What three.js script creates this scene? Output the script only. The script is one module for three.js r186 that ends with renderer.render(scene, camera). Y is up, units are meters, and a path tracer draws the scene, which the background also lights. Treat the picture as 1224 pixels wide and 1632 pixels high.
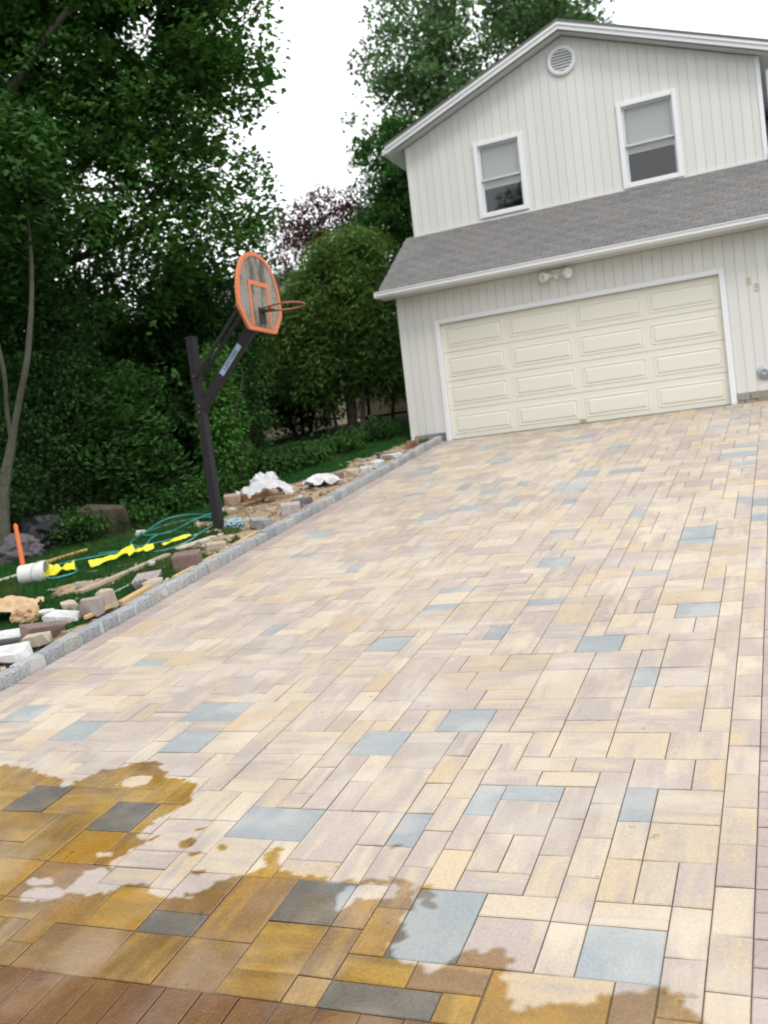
import * as THREE from 'three';
import { mergeGeometries, toCreasedNormals } from 'three/addons/utils/BufferGeometryUtils.js';
import { RoundedBoxGeometry } from 'three/addons/geometries/RoundedBoxGeometry.js';
import { ConvexGeometry } from 'three/addons/geometries/ConvexGeometry.js';
import { FontLoader } from 'three/addons/loaders/FontLoader.js';
import { TextGeometry } from 'three/addons/geometries/TextGeometry.js';

// ───────────────────────── camera, sky, sun, exposure ─────────────────────────
const scene = new THREE.Scene();
const camera = new THREE.PerspectiveCamera(2 * Math.atan(816 / 1521.5) * 180 / Math.PI, 768 / 1024, 0.05, 600);
camera.rotation.order = 'YXZ';
camera.rotation.set(-0.0322, 0.4116, -0.1123);
camera.position.set(5.7868, -0.6163, 16.7444);
camera.focus = 4.2; camera.userData.fStop = 2.8;

const renderer = new THREE.WebGLRenderer({ antialias: true });
renderer.setSize(768, 1024);
renderer.toneMapping = THREE.LinearToneMapping;
renderer.toneMappingExposure = 1.68;
renderer.shadowMap.enabled = true;
renderer.shadowMap.type = THREE.PCFSoftShadowMap;

// seeded random and value noise
let seed = 20231;
const rnd = () => { seed = (seed + 0x6D2B79F5) | 0; let t = Math.imul(seed ^ (seed >>> 15), 1 | seed); t = (t + Math.imul(t ^ (t >>> 7), 61 | t)) ^ t; return ((t ^ (t >>> 14)) >>> 0) / 4294967296; };
const rr = (a, b) => a + (b - a) * rnd();
const hash3 = (x, y, z) => { let h = Math.imul(x, 374761393) ^ Math.imul(y, 668265263) ^ Math.imul(z, 2147483647 - 1274126177); h = Math.imul(h ^ (h >>> 13), 1274126177); return ((h ^ (h >>> 16)) >>> 0) / 4294967296; };
const sm = (t) => t * t * (3 - 2 * t);
function noise2(x, y) {
  const xi = Math.floor(x), yi = Math.floor(y), u = sm(x - xi), v = sm(y - yi), a = hash3(xi, yi, 0), b = hash3(xi + 1, yi, 0), c = hash3(xi, yi + 1, 0), d = hash3(xi + 1, yi + 1, 0), p = a + (b - a) * u;
  return p + (c + (d - c) * u - p) * v;
}
function noise(x, y, z = 0) {
  if (z === 0) return noise2(x, y);
  const xi = Math.floor(x), yi = Math.floor(y), zi = Math.floor(z), u = sm(x - xi), v = sm(y - yi), w = sm(z - zi);
  const L = (a, b, t) => a + (b - a) * t;
  const f = (k) => L(L(hash3(xi, yi, zi + k), hash3(xi + 1, yi, zi + k), u), L(hash3(xi, yi + 1, zi + k), hash3(xi + 1, yi + 1, zi + k), u), v);
  return w === 0 ? f(0) : L(f(0), f(1), w);
}
const fbm = (x, y, z = 0, o = 4) => { let s = 0, a = 0.5, n = 0; for (let i = 0; i < o; i++) { s += a * noise(x, y, z); n += a; x = x * 2.03 + 11.3; y = y * 2.03 + 5.7; z = z === 0 ? 0 : z * 2.03 + 3.1; a *= 0.5; } return s / n; };
const clamp = (v, a = 0, b = 1) => Math.min(b, Math.max(a, v));
const sstep = (a, b, v) => sm(clamp((v - a) / (b - a)));

// overcast sky: a bright, almost even cloud deck
{
  const w = 256, h = 128, data = new Float32Array(w * h * 4);
  for (let j = 0; j < h; j++) for (let i = 0; i < w; i++) {
    const el = (j + 0.5) / h * Math.PI - Math.PI / 2, az = (i + 0.5) / w * Math.PI * 2;
    const X = Math.cos(el) * Math.cos(az), Y = Math.sin(el), Z = Math.cos(el) * Math.sin(az);
    const c = fbm(X * 2.2 + 9, Y * 3.2 + 4, Z * 2.2 + 7, 4) - 0.5;
    const b = (0.80 + 0.28 * Math.max(0, Y)) * (1 + 0.18 * c), k = (j * w + i) * 4;
    data[k] = b * 0.985; data[k + 1] = b; data[k + 2] = b * 1.035; data[k + 3] = 1;
  }
  const sky = new THREE.DataTexture(data, w, h, THREE.RGBAFormat, THREE.FloatType);
  sky.mapping = THREE.EquirectangularReflectionMapping; sky.magFilter = THREE.LinearFilter; sky.minFilter = THREE.LinearFilter; sky.needsUpdate = true;
  scene.background = sky; scene.environment = sky;
}
const sun = new THREE.DirectionalLight(new THREE.Color(1, 0.965, 0.91), 0.9);
sun.position.set(14, 34, 20); sun.target.position.set(0, 0, 2); sun.castShadow = true; sun.shadow.radius = 30;
sun.shadow.mapSize.set(2048, 2048);
Object.assign(sun.shadow.camera, { left: -30, right: 30, top: 30, bottom: -30, near: 1, far: 120 });
scene.add(sun, sun.target);

// ───────────────────────── helpers ─────────────────────────
const taken = new Map();
function numbered(n) { const k = taken.get(n) ?? 0; taken.set(n, k + 1); return k ? `${n}_${String(k).padStart(3, '0')}` : n; }
function mesh(name, geo, mat, parent) {
  const m = new THREE.Mesh(geo, mat); m.name = parent === scene ? numbered(name) : name; m.castShadow = m.receiveShadow = true; parent.add(m); return m;
}
function tag(o, label, category, group) { o.userData.label = label; o.userData.category = category; if (group) o.userData.group = group; return o; }
function thing(name, label, category, pos = [0, 0, 0], group) {
  const g = new THREE.Group(); g.name = numbered(name); g.position.set(...pos); scene.add(g); return tag(g, label, category, group);
}
const box = (w, h, d, x = 0, y = 0, z = 0) => new THREE.BoxGeometry(w, h, d).translate(x, y, z);
const rbox = (w, h, d, r, x = 0, y = 0, z = 0) => new RoundedBoxGeometry(w, h, d, 1, r).translate(x, y, z);
function mat(r, g, b, rough = 0.8, extra = {}) { const m = new THREE.MeshStandardMaterial({ roughness: rough, metalness: 0, ...extra }); m.color.setRGB(r, g, b); return m; }
function tube(pts, r, radial = 6, seg = 24) { return new THREE.TubeGeometry(new THREE.CatmullRomCurve3(pts.map((q) => new THREE.Vector3(...q))), seg, r, radial, false); }
function limb(pts, r0, r1, radial = 8) {              // tapered, slightly knobbly tube
  const c = new THREE.CatmullRomCurve3(pts.map((q) => new THREE.Vector3(...q))), seg = Math.max(6, pts.length * 5), g = new THREE.TubeGeometry(c, seg, 1, radial, false), P = g.attributes.position, v = new THREE.Vector3();
  for (let i = 0; i <= seg; i++) { const o = c.getPointAt(i / seg); for (let j = 0; j <= radial; j++) { const k = i * (radial + 1) + j; v.fromBufferAttribute(P, k).sub(o).multiplyScalar((r0 + (r1 - r0) * i / seg) * (0.9 + 0.25 * noise(i * 0.7, (j % radial) * 1.3, 3))); P.setXYZ(k, o.x + v.x, o.y + v.y, o.z + v.z); } }
  g.computeVertexNormals(); return g;
}
function grayTex(w, h, fn, rep = 1) {
  const d = new Uint8Array(w * h * 4);
  for (let j = 0; j < h; j++) for (let i = 0; i < w; i++) { const v = clamp(fn(i / w, j / h)) * 255, k = (j * w + i) * 4; d[k] = d[k + 1] = d[k + 2] = v; d[k + 3] = 255; }
  const t = new THREE.DataTexture(d, w, h); t.wrapS = t.wrapT = THREE.RepeatWrapping; t.repeat.set(rep, rep); t.magFilter = THREE.LinearFilter; t.minFilter = THREE.LinearMipmapLinearFilter; t.generateMipmaps = true; t.needsUpdate = true; return t;
}
function colorTex(w, h, fn) {                        // fn returns linear rgb
  const d = new Uint8Array(w * h * 4), s = (v) => 255 * (v <= 0.0031308 ? v * 12.92 : 1.055 * Math.pow(v, 1 / 2.4) - 0.055);
  for (let j = 0; j < h; j++) for (let i = 0; i < w; i++) { const c = fn((i + 0.5) / w, (j + 0.5) / h), k = (j * w + i) * 4; d[k] = s(clamp(c[0])); d[k + 1] = s(clamp(c[1])); d[k + 2] = s(clamp(c[2])); d[k + 3] = 255; }
  const t = new THREE.DataTexture(d, w, h); t.colorSpace = THREE.SRGBColorSpace; t.magFilter = THREE.LinearFilter; t.minFilter = THREE.LinearMipmapLinearFilter; t.generateMipmaps = true; t.anisotropy = 8; t.wrapS = t.wrapT = THREE.RepeatWrapping; t.needsUpdate = true; return t;
}
const grainTex = grayTex(256, 256, (u, v) => 0.5 + 0.5 * (hash3(Math.floor(u * 256), Math.floor(v * 256), 5) - 0.5) + 0.4 * (noise(u * 40, v * 40, 0) - 0.5));

// ───────────────────────── terrain ─────────────────────────
const SL = 0.1744, AL = Math.atan(SL), CA = Math.cos(AL), SA = Math.sin(AL);
function gz(z) {                                      // height along the slope
  if (z > 17) { const t = Math.min(6, z - 17); return -SL * 17 - (SL * t - SL * t * t / 12); }
  if (z > -3) return -SL * z;
  const t = Math.min(9, -3 - z); return SL * 3 + SL * t - SL * t * t / 18;
}
const dirtPoly = [[-0.3, 7.4], [-0.1, 6.65], [-0.1, 5], [-0.1, 2.2], [-0.1, 0.4], [-0.75, 0.5], [-1.15, 1.14], [-1.5, 3.05], [-2.25, 3.7], [-2.2, 4.7], [-1.5, 5.7], [-0.75, 6.4]];
function inPoly(x, y, P) { let c = false; for (let i = 0, j = P.length - 1; i < P.length; j = i++) if ((P[i][1] > y) !== (P[j][1] > y) && x < (P[j][0] - P[i][0]) * (y - P[i][1]) / (P[j][1] - P[i][1]) + P[i][0]) c = !c; return c; }
function dirtAt(x, z) {
  const a = (fbm(x * 2.1 + 4, z * 2.1 + 9) - 0.5) * 0.9, b = (fbm(x * 2.1 + 40, z * 2.1 + 19) - 0.5) * 0.9;
  if (inPoly(x + a, z + b, dirtPoly)) return 1;
  if (x < -0.2 && x > -0.45 + a * 0.4 && z > 0 && z < 13) return 1;                 // bare strip behind the curb
  return fbm(x * 1.3 + 70, z * 1.3 + 2) > 0.61 && x > -3.2 && z > 5.5 ? 1 : 0;
}
function ground(x, z) {
  let y = gz(z);
  if (x < -0.3) y += 0.055 + 0.03 * (fbm(x * 1.1 + 5, z * 1.1 + 3) - 0.5) - 0.03 * Math.max(0, -3.6 - x) + (x < -0.35 && dirtAt(x, z) ? 0.02 * (fbm(x * 7, z * 7) - 0.3) : 0);
  else if (x < 5.78) y -= 0.14; else y += 0.03;
  return y;
}
{
  const xs = [], zs = [];
  for (const v of [-300, -200, -120, -70, -45, -30, -22, -16, -12]) xs.push(v);
  for (let v = -9; v < -6; v += 0.5) xs.push(v);
  for (let v = -6; v < -0.31; v += 0.1) xs.push(v);
  xs.push(-0.305, -0.298); for (let v = 0; v < 5.7; v += 0.8) xs.push(v); xs.push(5.775, 5.785, 6.5, 8, 12, 20, 35, 70, 120, 300);
  for (const v of [-300, -180, -100, -60, -40, -28, -20]) zs.push(v);
  for (let v = -14; v < -3; v += 0.8) zs.push(v);
  for (let v = -3; v < 13.5; v += 0.1) zs.push(v);
  for (const v of [13.6, 14, 14.3, 15, 16, 17, 18, 20, 22, 24, 30, 45, 80, 160, 300]) zs.push(v);
  const P = [], Cc = [], I = [], nx = xs.length;
  for (const z of zs) for (const x of xs) {
    P.push(x, ground(x, z), z);
    const n = fbm(x * 1.7, z * 1.7), f = fbm(x * 9, z * 9, 0, 2);
    if (x < -0.2 && x > -7 && z > -3 && z < 13.4 && dirtAt(x, z)) Cc.push(0.30 + 0.16 * f, 0.215 + 0.12 * f, 0.125 + 0.08 * f);
    else if (x > -0.32 && x < 5.79) Cc.push(0.16, 0.13, 0.1);
    else Cc.push(0.020 + 0.022 * n, 0.045 + 0.035 * n, 0.012 + 0.01 * n);
  }
  for (let j = 0; j < zs.length - 1; j++) for (let i = 0; i < nx - 1; i++) { const a = j * nx + i; I.push(a, a + nx, a + 1, a + 1, a + nx, a + nx + 1); }
  const g = new THREE.BufferGeometry(); g.setAttribute('position', new THREE.Float32BufferAttribute(P, 3)); g.setAttribute('color', new THREE.Float32BufferAttribute(Cc, 3)); g.setIndex(I); g.computeVertexNormals();
  const m = mesh('ground', g, mat(1, 1, 1, 0.95, { vertexColors: true }), scene); m.userData.kind = 'structure'; m.userData.label = 'sloping lawn with a bare strip of sandy soil beside the driveway';
}
{ // street behind the photographer
  const g = new THREE.PlaneGeometry(80, 9, 40, 1); g.rotateX(-Math.PI / 2); const P = g.attributes.position;
  for (let i = 0; i < P.count; i++) { P.setZ(i, P.getZ(i) + 27.6); P.setY(i, gz(P.getZ(i)) + 0.06); }
  const m = mesh('street', g, mat(0.05, 0.05, 0.052, 0.9), scene); m.userData.kind = 'structure';
}

// ───────────────────────── paver driveway ─────────────────────────
const drive = new THREE.Group(); drive.name = numbered('driveway'); drive.rotation.x = AL; drive.userData.kind = 'structure'; drive.userData.label = 'sloping driveway of cream, mauve and blue grey concrete pavers'; scene.add(drive);
{
  const MOD = 0.14316, NX = 38, ND = 98, X0 = 0.06, D0 = 0.075, XR = X0 + NX * MOD, DB = D0 + ND * MOD;
  const owner = new Int16Array(NX * ND).fill(-1), pav = [];
  const sizes = [[3, 2, 0.16], [2, 3, 0.12], [2, 2, 0.36], [2, 1, 0.15], [1, 2, 0.21]];
  for (const [cx, cd, w, h] of [[5.0, 13.72, 2, 2], [4.39, 13.6, 2, 3], [3.79, 13.55, 2, 2], [3.31, 13.01, 3, 2], [3.97, 12.98, 1, 2], [3.87, 11.87, 2, 2], [1.24, 11.96, 2, 2], [2.2, 12.17, 2, 2], [1.63, 12.77, 2, 2], [2.34, 13.03, 2, 2], [3.14, 13.81, 2, 1], [4.24, 12.68, 1, 2], [4.55, 12.63, 2, 1], [4.49, 10.63, 2, 2], [5.02, 10.07, 2, 2], [2.93, 10.54, 2, 2], [3.07, 9.7, 2, 1], [4.59, 9.15, 2, 1], [4.85, 11.28, 1, 2], [3.5, 12.15, 2, 2], [3.93, 9.73, 2, 1], [3.77, 8.65, 2, 2], [2.07, 11.68, 3, 2], [3.12, 9.36, 2, 1], [0.53, 11.61, 2, 2], [3.77, 10.44, 1, 2], [4.3, 14.03, 3, 1], [0.97, 10.8, 2, 1], [5.19, 5.14, 2, 2], [3.7, 7.57, 2, 1], [4.94, 8.37, 2, 1]]) {     // the blue grey pavers where they lie
    const x = clamp(Math.round((cx - X0) / MOD - w / 2), 0, NX - w), d = clamp(Math.round((cd - D0) / MOD - h / 2), 0, ND - h); let free = true;
    for (let j = 0; j < h; j++) for (let i = 0; i < w; i++) if (owner[(d + j) * NX + x + i] >= 0) free = false;
    if (!free) continue;
    for (let j = 0; j < h; j++) for (let i = 0; i < w; i++) owner[(d + j) * NX + x + i] = pav.length;
    pav.push({ x0: X0 + x * MOD, x1: X0 + (x + w) * MOD, d0: D0 + d * MOD, d1: D0 + (d + h) * MOD, border: 0, set: true });
  }
  for (let d = 0; d < ND; d++) for (let x = 0; x < NX; x++) {
    if (owner[d * NX + x] >= 0) continue;
    const fits = (w, h) => { if (x + w > NX || d + h > ND) return false; for (let j = 0; j < h; j++) for (let i = 0; i < w; i++) if (owner[(d + j) * NX + x + i] >= 0) return false; return true; };
    const c = sizes.filter(([w, h]) => fits(w, h)); let pick = [1, 1];
    if (c.length) { let t = rnd() * c.reduce((s, q) => s + q[2], 0); for (const q of c) { t -= q[2]; if (t <= 0) { pick = q; break; } } }
    const [w, h] = pick; for (let j = 0; j < h; j++) for (let i = 0; i < w; i++) owner[(d + j) * NX + x + i] = pav.length;
    pav.push({ x0: X0 + x * MOD, x1: X0 + (x + w) * MOD, d0: D0 + d * MOD, d1: D0 + (d + h) * MOD, border: 0 });
  }
  const nField = pav.length, BW = 0.215, rightStart = pav.length;
  const step = 0.1432;
  for (let k = 0; k < ND; k++) pav.push({ x0: XR, x1: XR + BW, d0: D0 + k * step, d1: D0 + (k + 1) * step, border: 1 });
  const leftStart = pav.length;
  for (let k = 0; k < ND; k++) pav.push({ x0: X0 - BW, x1: X0, d0: D0 + k * step, d1: D0 + (k + 1) * step, border: 1 });
  const botStart = pav.length, nb = 36, bw = (NX * MOD + 2 * BW) / nb;
  for (let k = 0; k < nb; k++) pav.push({ x0: X0 - BW + k * bw, x1: X0 - BW + (k + 1) * bw, d0: DB, d1: DB + 0.29, border: 2 });
  const apronStart = pav.length;
  for (let k = 0; k < nb; k++) pav.push({ x0: X0 - BW + k * bw, x1: X0 - BW + (k + 1) * bw, d0: DB + 0.29, d1: DB + 0.58, border: 2 });
  for (const q of pav) {
    q.long = (q.x1 - q.x0) > (q.d1 - q.d0) * 1.05 ? 0 : (q.d1 - q.d0) > (q.x1 - q.x0) * 1.05 ? 1 : (rnd() < 0.5 ? 0 : 1);
    q.blue = q.set || (!q.border && rnd() < (q.d1 > 8.5 ? 0.012 : 0.075)); q.m = rr(0.0, 1.1); q.v = rr(0.93, 1.07); q.s = rr(0, 900); q.gold = rnd() < 0.35 ? rr(0.3, 1) : 0; q.con = rr(0.5, 1.25);
  }
  const find = (x, d) => {
    if (d >= DB) { const k = clamp(Math.floor((x - X0 + BW) / bw), 0, nb - 1); return (d >= DB + 0.29 ? apronStart : botStart) + k; }
    const k = clamp(Math.floor((d - D0) / step), 0, ND - 1);
    if (x >= XR) return rightStart + k;
    if (x < X0) return leftStart + k;
    return owner[k * NX + clamp(Math.floor((x - X0) / MOD), 0, NX - 1)];
  };
  // water spilt on the pavers: outline traced on the driveway, metres
  const wetPoly = [[1.0, 12.47], [1.33, 12.48], [1.72, 12.66], [1.8, 12.46], [2.2, 12.35], [2.36, 12.52], [2.6, 12.63], [2.63, 12.84], [2.56, 12.94], [2.68, 13.2], [2.58, 13.35], [2.65, 13.43], [2.5, 13.47], [2.5, 13.63], [2.67, 13.6], [2.87, 13.53], [3.12, 13.59], [3.24, 13.52], [3.31, 13.42], [3.44, 13.35], [3.38, 13.19], [3.46, 13.21], [3.53, 13.35], [3.83, 13.38], [4.01, 13.32], [4.15, 13.35], [4.19, 13.5], [4.16, 13.62], [4.29, 13.83], [4.45, 13.85], [4.47, 13.78], [4.65, 13.72], [4.7, 13.8], [4.71, 13.93], [4.78, 13.99], [4.99, 13.94], [5.04, 13.87], [5.24, 13.84], [5.3, 13.89], [5.38, 13.96], [5.3, 14.7], [0.4, 14.7], [0.2, 12.6]];
  const drops = [[2.91, 13.18, 0.045, 0.03], [2.89, 13.05, 0.02, 0.02], [3.11, 13.2, 0.02, 0.03], [3.11, 13.38, 0.035, 0.02], [4.24, 13.43, 0.05, 0.03], [4.27, 13.49, 0.04, 0.035], [4.21, 13.4, 0.03, 0.025], [3.99, 13.11, 0.018, 0.015], [3.0, 13.24, 0.03, 0.02]];
  const holes = [[2.16, 12.6, 0.1, 0.07], [2.4, 13.64, 0.12, 0.06], [2.62, 13.1, 0.05, 0.09], [4.02, 13.44, 0.12, 0.06], [3.9, 13.5, 0.05, 0.08], [2.5, 13.3, 0.03, 0.02], [2.3, 13.55, 0.07, 0.025]];
  const wet = (x, d) => {
    if (d < 12.1) return 0;
    const a = (fbm(x * 9 + 3, d * 9) - 0.5) * 0.16 + (fbm(x * 40, d * 40, 0, 3) - 0.5) * 0.04, b = (fbm(x * 9 + 33, d * 9 + 8) - 0.5) * 0.16 + (fbm(x * 40 + 9, d * 40 + 7, 0, 3) - 0.5) * 0.04;
    const hit = (l) => l.some(([cx, cd, rx, rd]) => ((x + a * 0.6 - cx) / rx) ** 2 + ((d + b * 0.6 - cd) / rd) ** 2 < 1);
    if (hit(drops)) return 1;
    return inPoly(x + a, d + b, wetPoly) && !hit(holes) ? 1 : 0;
  };
  const wetSoft = (x, d) => { if (d < 12.1) return 0; let s = 0; for (const [i, j] of [[0, 0], [0.008, 0.003], [-0.005, 0.008], [0.002, -0.009], [-0.009, -0.003]]) s += wet(x + i, d + j); return s / 5; };
  const cream = [0.52, 0.44, 0.335], gold = [0.495, 0.39, 0.255], mauve = [0.38, 0.328, 0.298], rose = [0.425, 0.355, 0.305], blue = [0.295, 0.32, 0.33];
  const L3 = (a, b, t) => [a[0] + (b[0] - a[0]) * t, a[1] + (b[1] - a[1]) * t, a[2] + (b[2] - a[2]) * t];
  const colorAt = (x, d) => {
    const q = pav[find(x, d)], u = q.long ? d : x, v = q.long ? x : d;
    const st = fbm(u * 3 + q.s, v * 22 + q.s * 1.7, 0, 3), st2 = fbm(u * 5 + q.s * 2, v * 11 + q.s, 0, 3), gr = hash3(Math.floor(x * 330), Math.floor(d * 330), 3) - 0.5, cl = fbm(x * 1.1, d * 1.1) - 0.5;
    let c;
    if (q.border === 2) c = L3([0.27, 0.20, 0.175], [0.36, 0.27, 0.23], st);
    else if (q.border) c = L3([0.34, 0.275, 0.255], [0.43, 0.35, 0.31], st);
    else if (q.blue) c = L3(blue, [0.33, 0.345, 0.335], sstep(0.35, 0.8, st2));
    else { c = L3(L3(cream, gold, q.gold), L3(mauve, rose, 0.5 + cl), clamp(q.m + (st - 0.5) * 1.75 * q.con + (st2 - 0.5) * 1.5)); }
    const gr2 = noise(x * 120, d * 120) - 0.5, k = 0.93 * q.v * (1 + 0.2 * gr + 0.13 * gr2 + 0.14 * cl);
    c = [c[0] * k, c[1] * k, c[2] * k];
    const dust = sstep(0.52, 0.72, fbm(x * 3.1 + 20, d * 3.1 + 50, 0, 3)) * 0.22; c = L3(c, [0.6, 0.55, 0.48], dust);
    if (d < 0.9 && x > 2.3) { const sd = fbm(x * 4, d * 9 + 3); if (sd > 0.42 + d * 0.4) c = L3(c, [0.40, 0.29, 0.17], 0.75); }          // sand swept against the door
    if (fbm(x * 13 + 5, d * 13 + 61) > 0.845) c = L3(c, [0.2, 0.15, 0.1], 0.45);                                                          // small stains
    const w = wetSoft(x, d);
    if (w > 0) { const h = 0.85 + 0.3 * fbm(x * 5 + 1, d * 5 + 2); let k = [1.12 * h * c[0] ** 1.75, 0.88 * h * c[1] ** 1.75, (q.blue ? 0.3 : 0.2 + 0.3 * clamp(q.m)) * h * c[2] ** 1.8]; if (q.blue) k = [k[0] * 0.95, k[1] * 0.95, k[2] * 2.3]; c = L3(c, k, w * (0.8 + 0.2 * sstep(0.3, 0.62, fbm(x * 4 + 31, d * 4 + 12, 0, 3)))); }
    return c;
  };
  const areas = [{ x0: -0.17, w: 5.93, d0: 10.15, d: 4.6, tw: 1856, th: 1440 }, { x0: -0.17, w: 5.93, d0: -0.05, d: 11.1, tw: 896, th: 1680 }];
  const mats = areas.map((a, i) => {
    const m = new THREE.MeshStandardMaterial({ map: colorTex(a.tw, a.th, (u, v) => colorAt(a.x0 + u * a.w, a.d0 + v * a.d)), roughness: 1, metalness: 0 });
    if (!i) m.roughnessMap = grayTex(1024, 794, (u, v) => wet(a.x0 + u * a.w, a.d0 + v * a.d) ? 0.08 + 0.36 * fbm(u * 40, v * 34) : 0.86);
    else m.roughness = 0.88;
    const b = grainTex.clone(); b.repeat.set(9, 9 * a.d / a.w); b.needsUpdate = true; m.bumpMap = b; m.bumpScale = 0.0012;
    return m;
  });
  const paverGeo = (q, a) => {                       // block with a chamfered top edge
    const gap = 0.0024, c = 0.0042, h = 0.004, y0 = -0.055, t = rr(-0.0022, 0.0022), tx = rr(-0.0018, 0.0018), td = rr(-0.0018, 0.0018);
    const xa = q.x0 + gap, xb = q.x1 - gap, da = q.d0 + gap, db = q.d1 - gap, P = [], N = [], U = [];
    const ring = (i, y) => [[xa + i, y, da + i], [xb - i, y, da + i], [xb - i, y, db - i], [xa + i, y, db - i]];
    const R0 = ring(0, y0), R1 = ring(0, -h), R2 = ring(c, 0);
    R1[0][1] += t - tx - td; R1[1][1] += t + tx - td; R1[2][1] += t + tx + td; R1[3][1] += t - tx + td; for (let i = 0; i < 4; i++) R2[i][1] = R1[i][1] + h;
    const quad = (A, B, C, D) => { const n = new THREE.Vector3().subVectors(new THREE.Vector3(...B), new THREE.Vector3(...A)).cross(new THREE.Vector3().subVectors(new THREE.Vector3(...D), new THREE.Vector3(...A))).normalize(); for (const p of [A, B, C, A, C, D]) { P.push(...p); N.push(n.x, n.y, n.z); U.push((p[0] - a.x0) / a.w, (p[2] - a.d0) / a.d); } };
    quad(R2[3], R2[2], R2[1], R2[0]);
    for (let i = 0; i < 4; i++) { const j = (i + 1) % 4; quad(R2[i], R2[j], R1[j], R1[i]); quad(R1[i], R1[j], R0[j], R0[i]); }
    const g = new THREE.BufferGeometry(); g.setAttribute('position', new THREE.Float32BufferAttribute(P, 3)); g.setAttribute('normal', new THREE.Float32BufferAttribute(N, 3)); g.setAttribute('uv', new THREE.Float32BufferAttribute(U, 2)); return g;
  };
  // those that show largest in the photograph are single meshes
  const score = (q) => { const x = (q.x0 + q.x1) / 2, d = (q.d0 + q.d1) / 2, y = -d * SA, z = d * CA, v = new THREE.Vector3(x, y, z); camera.updateMatrixWorld(); const s = v.clone().project(camera); if (Math.abs(s.x) > 1.05 || Math.abs(s.y) > 1.05) return 0; return (q.x1 - q.x0) * (q.d1 - q.d0) / v.distanceTo(camera.position) ** 3; };
  pav.forEach((q) => { q.score = score(q); });
  const single = new Set([...pav].filter((q) => q.border !== 2).sort((a, b) => b.score - a.score).slice(0, 285));
  const rest = [[], []], brd = [];
  for (const q of pav) {
    const ai = (q.d0 + q.d1) / 2 > 10.6 ? 0 : 1, g = paverGeo(q, areas[ai]);
    if (single.has(q)) mesh('paver', g, mats[ai], drive);
    else if (q.border === 2 && q.score > 0) mesh('border_paver', g, mats[ai], drive);
    else if (q.border === 2) brd.push(g);
    else rest[ai].push(g);
  }
  rest[0].push(...brd);
  for (let i = 0; i < 2; i++) { const m = mesh('paving', mergeGeometries(rest[i]), mats[i], drive); m.userData.kind = 'stuff'; }
  mesh('joint_sand', box(5.90, 0.05, 14.7, (X0 - BW + XR + BW) / 2, -0.034, 7.35), mat(0.15, 0.12, 0.095, 1), drive);
}

// ───────────────────────── stone curb ─────────────────────────
const stoneTex = colorTex(256, 256, (u, v) => { const n = fbm(u * 8, v * 8), f = hash3(Math.floor(u * 256), Math.floor(v * 256), 9); const k = 0.62 + 0.5 * n + 0.18 * (f - 0.5); return [k, k, k]; });
const stoneBump = grayTex(256, 256, (u, v) => fbm(u * 12, v * 12));
const curbMats = [[0.40, 0.42, 0.43], [0.46, 0.475, 0.475], [0.34, 0.36, 0.375], [0.43, 0.43, 0.41]].map((c) => mat(...c, 0.9, { map: stoneTex, bumpMap: stoneBump, bumpScale: 0.012 }));
function lumpy(geo, amp, fr, s = 0) {                 // push vertices about so that a stone is never a clean box
  const P = geo.attributes.position, v = new THREE.Vector3();
  for (let i = 0; i < P.count; i++) { v.fromBufferAttribute(P, i); const a = fbm(v.x * fr + s, v.y * fr + s * 1.3 + 7, v.z * fr + 3 + s, 3) - 0.5, b = fbm(v.x * fr + s + 50, v.y * fr + 9, v.z * fr + 31 + s, 3) - 0.5, c = fbm(v.x * fr + 20 + s, v.y * fr + 80, v.z * fr + 13, 3) - 0.5; P.setXYZ(i, v.x + a * amp, v.y + b * amp, v.z + c * amp); }
  geo.computeVertexNormals(); return geo;
}
{
  const curb = thing('stone_curb', 'grey granite block curb between the lawn and the driveway', 'curb'); curb.rotation.x = AL;
  const stones = []; for (let i = 0; i < 5; i++) stones.push([0, 1, 2].map((k) => lumpy(new RoundedBoxGeometry(0.125, 0.22, 0.215 + k * 0.03, 2, 0.014), 0.02, 9, i * 17 + k * 5)));
  let d = 0.05, k = 0;
  while (d < 13.9) {
    const v = Math.floor(rnd() * 3), len = 0.215 + v * 0.03, m = mesh('curb_stone', stones[k++ % 5][v], curbMats[Math.floor(rnd() * 4)], curb);
    m.position.set(-0.235 + rr(-0.008, 0.008), -0.005 + rr(-0.012, 0.012), d + len / 2); m.rotation.set(rr(-0.03, 0.03), rr(-0.05, 0.05) + (rnd() < 0.5 ? Math.PI : 0), rr(-0.04, 0.04)); d += len + 0.009;
  }
  mesh('mortar', box(0.108, 0.2, 13.85, -0.235, -0.012, 6.98), mat(0.47, 0.48, 0.47, 1), curb);
}

// ───────────────────────── house ─────────────────────────
const sidingTone = [[0.705, 0.695, 0.665], [0.72, 0.71, 0.68], [0.69, 0.682, 0.655]].map((c) => mat(...c, 0.62));
const white = mat(0.80, 0.81, 0.83, 0.5), doorCream = mat(0.745, 0.72, 0.625, 0.6), dark = mat(0.03, 0.03, 0.032, 0.8), plaster = mat(0.3, 0.29, 0.27, 0.9);
const glass = new THREE.MeshPhysicalMaterial({ color: 0xffffff, roughness: 0.03, transmission: 1, thickness: 0, ior: 1.5 });
const house = thing('house', 'two storey house with pale vertical siding, attached garage and shingled pent roof', 'house');
const XL = -0.80, XRt = 5.77, UZ = -1.495, EAVE = 5.95, APX = 2.485, RISE = (7.24 - 5.95) / (APX - XL), JY = 4.172;
const LRX = 8.2;                                     // lower storey goes on to the right
const gableTop = (x) => EAVE + (x < APX ? (x - XL) : (XRt - x)) * RISE;
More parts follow.
